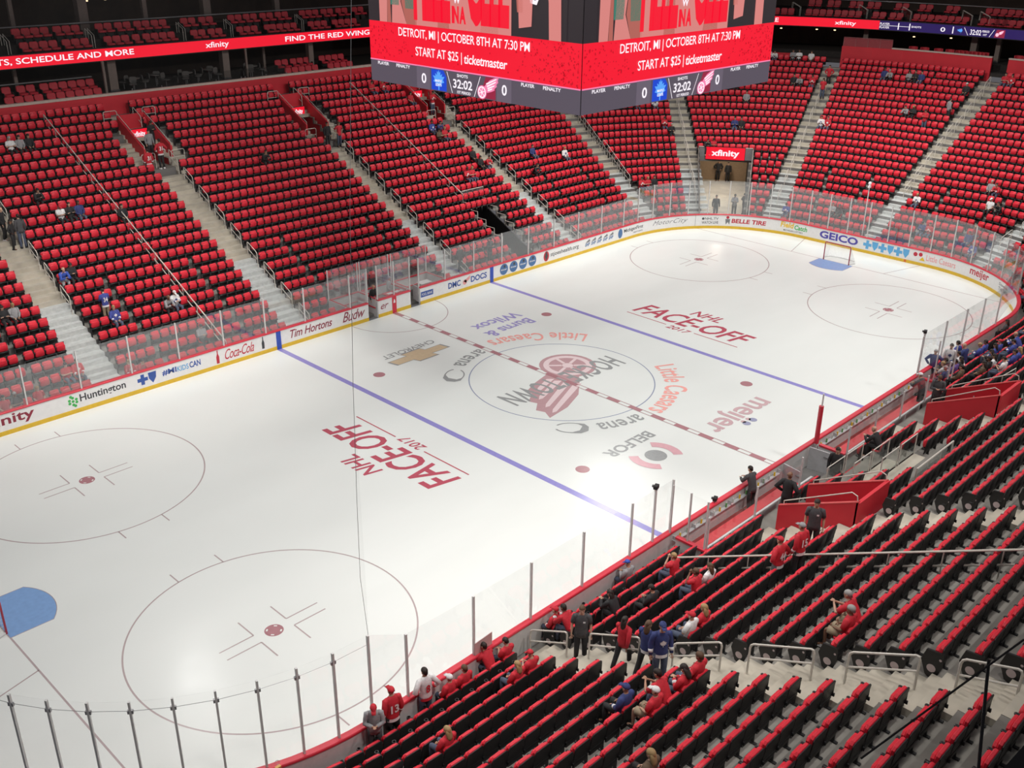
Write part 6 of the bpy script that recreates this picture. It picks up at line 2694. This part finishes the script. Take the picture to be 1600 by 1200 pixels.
PEOPLE = """
s|-13.67|29.90|F|20|white|f|grey
s|-13.25|29.81|F|20|grey|f|dark
s|-12.64|29.91|F|20|black|f|dark
s|-13.91|25.76|F|15|black|f|dark
s|-13.39|24.37|F|13|white|f|cap_red
s|-13.06|24.13|F|13|black|m|dark
s|-12.55|24.10|F|13|navy|m|dark
s|-10.39|23.43|F|12|black|m|dark
s|-15.70|20.13|F|8|blue|m|bald
s|-15.18|20.06|F|8|black|m|dark
s|-19.08|18.53|F|6|black|f|dark
s|-18.59|18.54|F|6|grey|f|blond
s|-14.37|16.94|F|4|bluejersey|m|blond
s|-11.91|17.02|F|4|grey|m|bald
s|-11.42|16.95|F|4|whitejersey|m|cap_white
s|-18.27|14.80|F|1|red|f|dark
s|-17.74|14.60|F|1|redjersey|m|dark
s|-15.64|14.02|F|0|redjersey|f|blond
s|-15.29|13.89|F|0|red|m|dark
s|-11.33|14.49|F|1|grey|m|dark
s|-20.80|14.04|F|0|vest|m|grey
s|-21.41|13.56|F|0|red|m|dark
s|-19.54|14.00|F|0|red|f|blond
s|0.13|25.68|F|15|black|m|dark
s|12.70|30.70|F|21|red|m|dark
s|13.38|30.66|F|21|redjersey|f|blond
s|15.72|28.43|F|19|red|f|dark
s|13.90|25.82|F|15|bluejersey|m|dark
s|14.42|25.85|F|15|navy|m|dark
s|14.03|24.74|F|14|brown|f|dark
s|14.82|24.86|F|14|red|m|blond
s|15.11|22.65|F|11|black|m|dark
s|15.04|21.92|F|10|black|f|dark
s|15.39|21.70|F|10|redjersey|m|dark
s|13.25|20.93|F|9|redjersey|m|dark
s|13.64|20.83|F|9|red|f|blond
s|20.50|21.83|F|10|navy|m|dark
s|23.24|20.99|F|9|whitejersey|m|blond
s|19.06|20.25|F|8|black|m|dark
s|33.60|19.44|F|12|redjersey|m|dark
s|33.44|18.72|F|11|black|m|grey
s|33.45|22.01|F|15|red|f|dark
s|34.36|21.33|F|15|whitejersey|m|dark
s|34.15|15.80|F|9|black|m|dark
s|34.49|15.44|F|9|red|f|dark
s|37.17|15.56|F|12|navy|m|dark
s|37.39|15.16|F|12|black|m|dark
s|40.27|16.38|F|16|grey|m|dark
s|40.91|17.87|F|18|black|f|dark
s|26.60|16.42|F|4|redjersey|m|dark
s|26.97|16.21|F|4|red|f|blond
s|27.22|15.92|F|4|black|m|dark
s|46.74|18.67|F|23|whitejersey|m|dark
s|47.02|18.08|F|23|whitejersey|f|dark
s|46.89|16.13|F|23|grey|m|dark
s|47.08|15.63|F|23|white|m|dark
s|47.26|15.12|F|23|white|f|dark
s|44.07|14.60|F|19|black|m|dark
s|44.30|14.19|F|19|grey|m|dark
s|44.60|13.11|F|19|redjersey|m|dark
s|40.65|9.76|F|13|whitejersey|m|dark
s|40.88|9.23|F|13|redjersey|m|dark
s|47.62|8.06|F|21|navy|m|dark
s|47.52|7.55|F|21|grey|m|grey
s|47.85|6.23|F|21|grey|f|dark
s|47.81|5.67|F|21|black|m|dark
s|47.89|5.29|F|21|navy|m|dark
s|47.07|1.44|F|20|black|m|cap_white
s|43.89|4.56|F|16|grey|m|dark
s|43.91|4.11|F|16|black|f|blond
s|48.80|-0.36|F|22|red|m|dark
s|48.73|-0.87|F|22|redjersey|f|dark
s|37.72|-5.25|F|8|grey|m|grey
s|37.69|-5.74|F|8|redjersey|m|dark
s|35.20|-1.20|F|5|whitejersey|m|blond
s|33.04|3.72|F|2|grey|m|dark
s|33.02|3.30|F|2|black|m|dark
s|35.83|-6.10|F|6|white|m|cap_white
s|35.84|-6.89|F|6|black|m|dark
s|33.21|-2.90|F|2|navy|m|dark
s|33.08|-3.51|F|2|redjersey|m|dark
s|32.39|-6.07|F|2|navy|m|dark
s|31.33|-7.06|F|1|bluejersey|m|grey
s|33.16|-6.60|F|3|red|f|blond
s|31.62|6.65|F|1|bluejersey|m|dark
s|26.64|-11.88|F|0|bluejersey|m|dark
s|20.57|-13.45|N|0|greyshirt|f|dark
s|19.21|-14.62|N|2|red|f|dark
s|13.56|-14.28|N|1|whitejersey|m|dark
s|15.39|-13.83|N|1|bluejersey|m|blond
s|15.93|-14.02|N|1|bluejersey|m|dark
s|14.95|-14.75|N|2|bluejersey|m|cap_red
s|14.97|-15.06|N|2|bluejersey|f|dark
s|15.47|-15.49|N|3|bluejersey|m|bald
s|14.70|-16.08|N|3|bluejersey|m|dark
s|12.34|-15.64|N|3|white|f|dark
s|11.17|-15.48|N|3|brown|f|dark
s|11.39|-15.80|N|3|black|m|dark
s|12.44|-15.82|N|3|black|f|dark
s|10.82|-16.89|N|4|whiteshirt|m|dark
s|12.14|-16.77|N|4|bluejersey|m|dark
s|12.59|-16.90|N|4|bluejersey|f|blond
s|10.54|-14.44|N|1|navy|m|grey
s|11.08|-13.79|N|1|whiteshirt|m|blond
s|12.30|-14.00|N|1|purple|m|dark
s|12.02|-14.44|N|1|black|f|dark
s|10.64|-15.33|N|2|brown|m|dark
s|12.93|-13.02|N|0|black|m|dark
s|1.04|-16.13|N|3|black|m|bald
s|-11.45|-13.48|N|0|hoodie|m|cap_blue
s|-10.95|-15.01|N|2|red|m|blond
s|-12.19|-16.68|N|4|red|m|brown
s|-11.72|-16.90|N|4|whitejersey|f|brown
s|-13.98|-15.10|N|2|black|f|dark
s|-13.74|-15.48|N|3|black|m|dark
s|-15.35|-18.16|N|6|whiteshirt|m|cap_red
s|-14.83|-18.28|N|6|red|f|blond
s|-15.17|-13.43|N|0|redjersey|m|cap_red
s|-15.24|-13.89|N|1|redjersey|m|dark
s|-17.64|-15.21|N|2|red|m|cap_red
s|-18.19|-14.62|N|2|redjersey|f|blond
s|-18.97|-19.08|N|7|navyjersey|m|cap_navy
s|-18.84|-20.01|N|8|redplain|m|cap_whitebrown
s|-18.45|-19.99|N|8|red|m|dark
s|-17.90|-20.06|N|8|redjersey|f|dark
s|-17.31|-20.10|N|8|redjersey|m|brown
s|-19.77|-13.43|N|0|redjersey|m|cap_white
s|-19.33|-13.38|N|0|redjersey|m|brown
s|-17.76|-13.49|N|0|red|m|dark
s|-17.50|-13.47|N|0|red|m|dark
s|-22.05|-15.99|N|3|redjersey|f|blond
s|-21.18|-21.48|N|10|brown|f|blond
s|-14.40|-22.22|N|11|redplain|m|grey
s|-13.89|-22.42|N|11|redplain|m|grey
t|-6.91|26.65|6.58|redjersey31|m|dark|out
t|-5.99|26.89|6.70|redjersey31|m|dark|out
t|-5.90|28.3|7.45|grey|m|dark|in
t|-5.35|29.0|7.52|black|f|dark|in
t|-16.55|23.92|5.20|black|m|bald|side
t|-16.40|23.31|4.89|black|f|dark|side
t|-15.96|23.28|4.87|greyjeans|m|dark|out
t|-14.64|17.49|1.94|bluejersey34|m|dark|out
t|5.73|26.52|6.51|black|m|dark|in
t|6.59|26.40|6.45|red|f|brown|in
t|15.14|31.09|8.83|white|m|dark|in
t|16.13|27.80|7.16|redjersey|m|dark|in
t|16.55|28.4|7.21|red|m|dark|in
t|46.00|12.33|8.15|redblack|m|dark|in
t|44.24|11.79|7.21|red|f|dark|in
t|43.02|2.44|5.99|redjeans|m|dark|in
t|44.39|1.34|6.69|grey|m|dark|side
t|40.56|18.63|0.20|suit|m|dark|in
t|40.77|17.78|0.20|suit|m|dark|in
t|31.76|11.14|0.20|grey|m|dark|in
t|30.26|11.80|0.20|black|m|dark|in
t|32.61|10.84|0.20|black|m|dark|side
t|6.49|14.44|0.40|suit|m|grey|in
t|9.10|14.50|0.43|black|m|dark|in
t|-0.95|13.60|0.30|suit|m|bald|in
t|0.45|13.95|0.30|grey|m|grey|side
t|14.17|-13.46|0.15|bluewhite|m|dark|ice
t|14.06|-13.89|0.15|navyjacket|m|bald|ice
t|13.38|-13.44|0.15|whitejersey|m|dark|cam
t|12.38|-13.11|0.15|navy|m|grey|cam
t|8.95|-14.11|0.20|coat|m|cap_white|ice
t|6.71|-15.61|0.99|greyshirt|m|brown|cam
t|-4.02|-13.21|0.25|greyshirt|m|dark|ice
t|-5.45|-15.61|0.99|suit|m|bald|right
t|-0.43|-14.89|0.63|suit|m|dark|cam
t|-0.40|-15.64|1.00|suit|m|bald|right
t|-8.44|-18.19|2.30|usher|m|dark|cam
t|-10.99|-18.47|2.44|redjersey44|m|cap_red|ice
t|-10.53|-18.86|2.63|redjersey15|m|cap_grey|ice
t|-15.91|-15.15|0.76|usher|m|brown|cam
t|-16.13|-16.85|1.62|redhoodie|f|dark|right
t|-16.35|-17.80|2.10|navyjersey|f|brown|right
t|-16.70|-18.49|2.45|navyjerseyc|m|cap_navy|left
t|-22.10|-12.73|0.15|vestgrey|m|cap_red|cam
t|-21.48|-12.77|0.15|redjersey13|m|cap_red|ice
t|-20.30|-12.85|0.15|whitejersey8|m|dark|ice
""".strip().split('\n')


def zone(x, y, side):
    if side == 'N':
        if x > 7.6:
            return 'right near block'
        return 'near stand'
    if y > 12 and x < CX:
        for lim, nm in ((-16.6, 'far left block'), (-10.55, 'left of first rail'), (-5.9, 'right of first rail'), (5.9, 'block above penalty boxes'), (11.2, 'left of second rail'), (16.5, 'right of second rail'), (99, 'left of far corner')):
            if x < lim:
                return nm
    a = math.degrees(math.atan2(y - 3, x - 20))
    if a > 68:
        return 'left of far corner'
    if a > 47:
        return 'far corner block'
    if a > 21:
        return 'block above the tunnel'
    if a > -8:
        return 'behind far goal'
    return 'far right corner'


def hairword(h, sex):
    if h in CAPC:
        return CAPC[h][0]
    return 'bald head' if h == 'bald' else ('long ' if sex == 'f' else 'short ') + h + ' hair'


def terrace_z(x, y, side):
    o = off_of(x, y)
    z = 0.0
    for k in range(NR):
        if o > tread_front(k, side):
            z = row_z(k, side)
    return z


recs = []
for i, line in enumerate(PEOPLE):
    f = line.split('|')
    x, y = float(f[1]), float(f[2])
    if f[0] == 's':
        side, k, style, sex, hair = f[3], int(f[4]), f[5], f[6], f[7]
        seat = nearest_seat(x, y, side, k)
        if seat is not None and id(seat) in OCC:          # taken: the next free one
            c = sorted([q for q in SEATS if q[0] == side and q[1] == k and id(q) not in OCC], key=lambda q: (q[6].x - x) ** 2 + (q[6].y - y) ** 2)
            seat = c[0] if c and (c[0][6].x - x) ** 2 + (c[0][6].y - y) ** 2 < 2 else None
        if seat is None:
            # no seat there: snap along the row
            s = s_of(x, y)
            q, nrm = P(s, row_off(k, side))
            pos, yaw = Vector((q.x, q.y, row_z(k, side))), math.atan2(-nrm.y, -nrm.x) - PI / 2
            print('no seat for', line)
        else:
            OCC[id(seat)] = i
            pos, yaw = seat[6], seat[7]
        pose = ('sit_lap', 'sit_phone', 'sit_lap', 'sit_fold', 'sit_lean')[(i * 7 + 3) % 5]
        if abs(x + 10.95) < .02 or abs(x + 12.19) < .02:
            pose = 'sit_bino'
        lab = 'person in %s, %s, seated %s row, %s' % (ST[style][0], hairword(hair, sex), ORD[k + 1], zone(pos.x, pos.y, side))
        recs.append([pos, yaw, pose, style, sex, hair, lab, 'seated spectators', i])
    else:
        z0, style, sex, hair, face = float(f[3]), f[4], f[5], f[6], f[7]
        side = 'N' if y < -8 else 'F'
        if y > 11 and x < 0 and y < 14.7 and x > -4:
            y = max(y, 13.55)
        z = terrace_z(x, y, side)
        if z0 <= .3:
            z = .06 if not (side == 'N' and y < -14.6) else z
        if void(x, y, 0, side) and z0 <= .3:
            z = .06
        if x < -20 and y < -12:
            y, z = -13.28, .05
        if side == 'N' and -2.2 < x < .9 and y < -14.8:
            y, z = -14.9, .12
        _, nrm = P(s_of(x, y), 0)
        tocam = Vector((CAM.x - x, CAM.y - y, 0)).normalized()
        d = {'in': -nrm, 'out': nrm, 'side': Vector((.8, -.6, 0)), 'cam': tocam, 'ice': Vector((.15, 1, 0)), 'right': Vector((1, .1, 0)), 'left': Vector((-.6, -.8, 0))}[face]
        pose = {'coat': 'stand_lean', 'usher': 'stand_relaxed', 'redhoodie': 'stand_walk', 'navyjersey': 'stand_walk', 'vestgrey': 'stand_phone'}.get(style, ('stand_relaxed', 'stand_phone', 'stand_relaxed', 'stand_hips')[i % 4])
        if style == 'greyshirt' and x < 0:
            pose = 'stand_lean'
            y, z = -13.42, .06
        where = {'N': 'near side', 'F': 'far side'}[side]
        spot_ = 'standing %s' % ('in the near stairway' if (-17 < x < -15.5 and side == 'N') else 'by the near boards' if (side == 'N' and x < -19) else 'behind the player bench' if (side == 'N' and -9 < x < 8 and y > -16) else 'among the near seats' if side == 'N' and x < -8 else 'past the benches' if side == 'N' else 'by the penalty boxes' if (y < 15 and x < 12) else 'in the corner tunnel' if (z0 <= .3 and x > 20) else 'at a far doorway' if (y > 26 and x < 20) else 'in a far stairway')
        lab = 'person in %s, %s, %s' % (ST[style][0], hairword(hair, sex), spot_)
        recs.append([Vector((x, y, z)), math.atan2(d.y, d.x) - PI / 2, pose, style, sex, hair, lab, 'standing people', i])
# tell equals apart by where they come from left to right in the picture
from collections import defaultdict
same = defaultdict(list)
for r in recs:
    same[r[6]].append(r)
for lab, rs in same.items():
    if len(rs) > 1:
        def px(r):
            d = r[0] - CAM
            return d.dot(RIGHT) / d.dot(fwd)
        rs.sort(key=px)
        for j, r in enumerate(rs):
            r[6] = lab + (', left one' if j == 0 and len(rs) == 2 else ', right one' if len(rs) == 2 else ', %s from left' % ORD[j + 1])
for r in recs:
    pos, yaw, pose, style, sex, hair, lab, grp, i = r
    sc = (.94 if sex == 'f' else 1.0) + .03 * math.sin(i * 2.3)
    if pos.y < -8 and not pose.startswith('sit'):
        sc *= 1.10
    if pose.startswith('sit'):
        sc = 1.05 if pos.y < -8 else 1.0
        sc *= 1.0 if sex == 'm' else .97
    person(pos, yaw, pose, style, sex, hair, lab, grp, i, sc)
build_seats()
print('people', len(recs))
for o in SC.objects:
    if o.get('label') and o.get('category') and not 4 <= len(o['label'].split()) <= 16:
        print('LONG', len(o['label'].split()), o.name, o['label'])
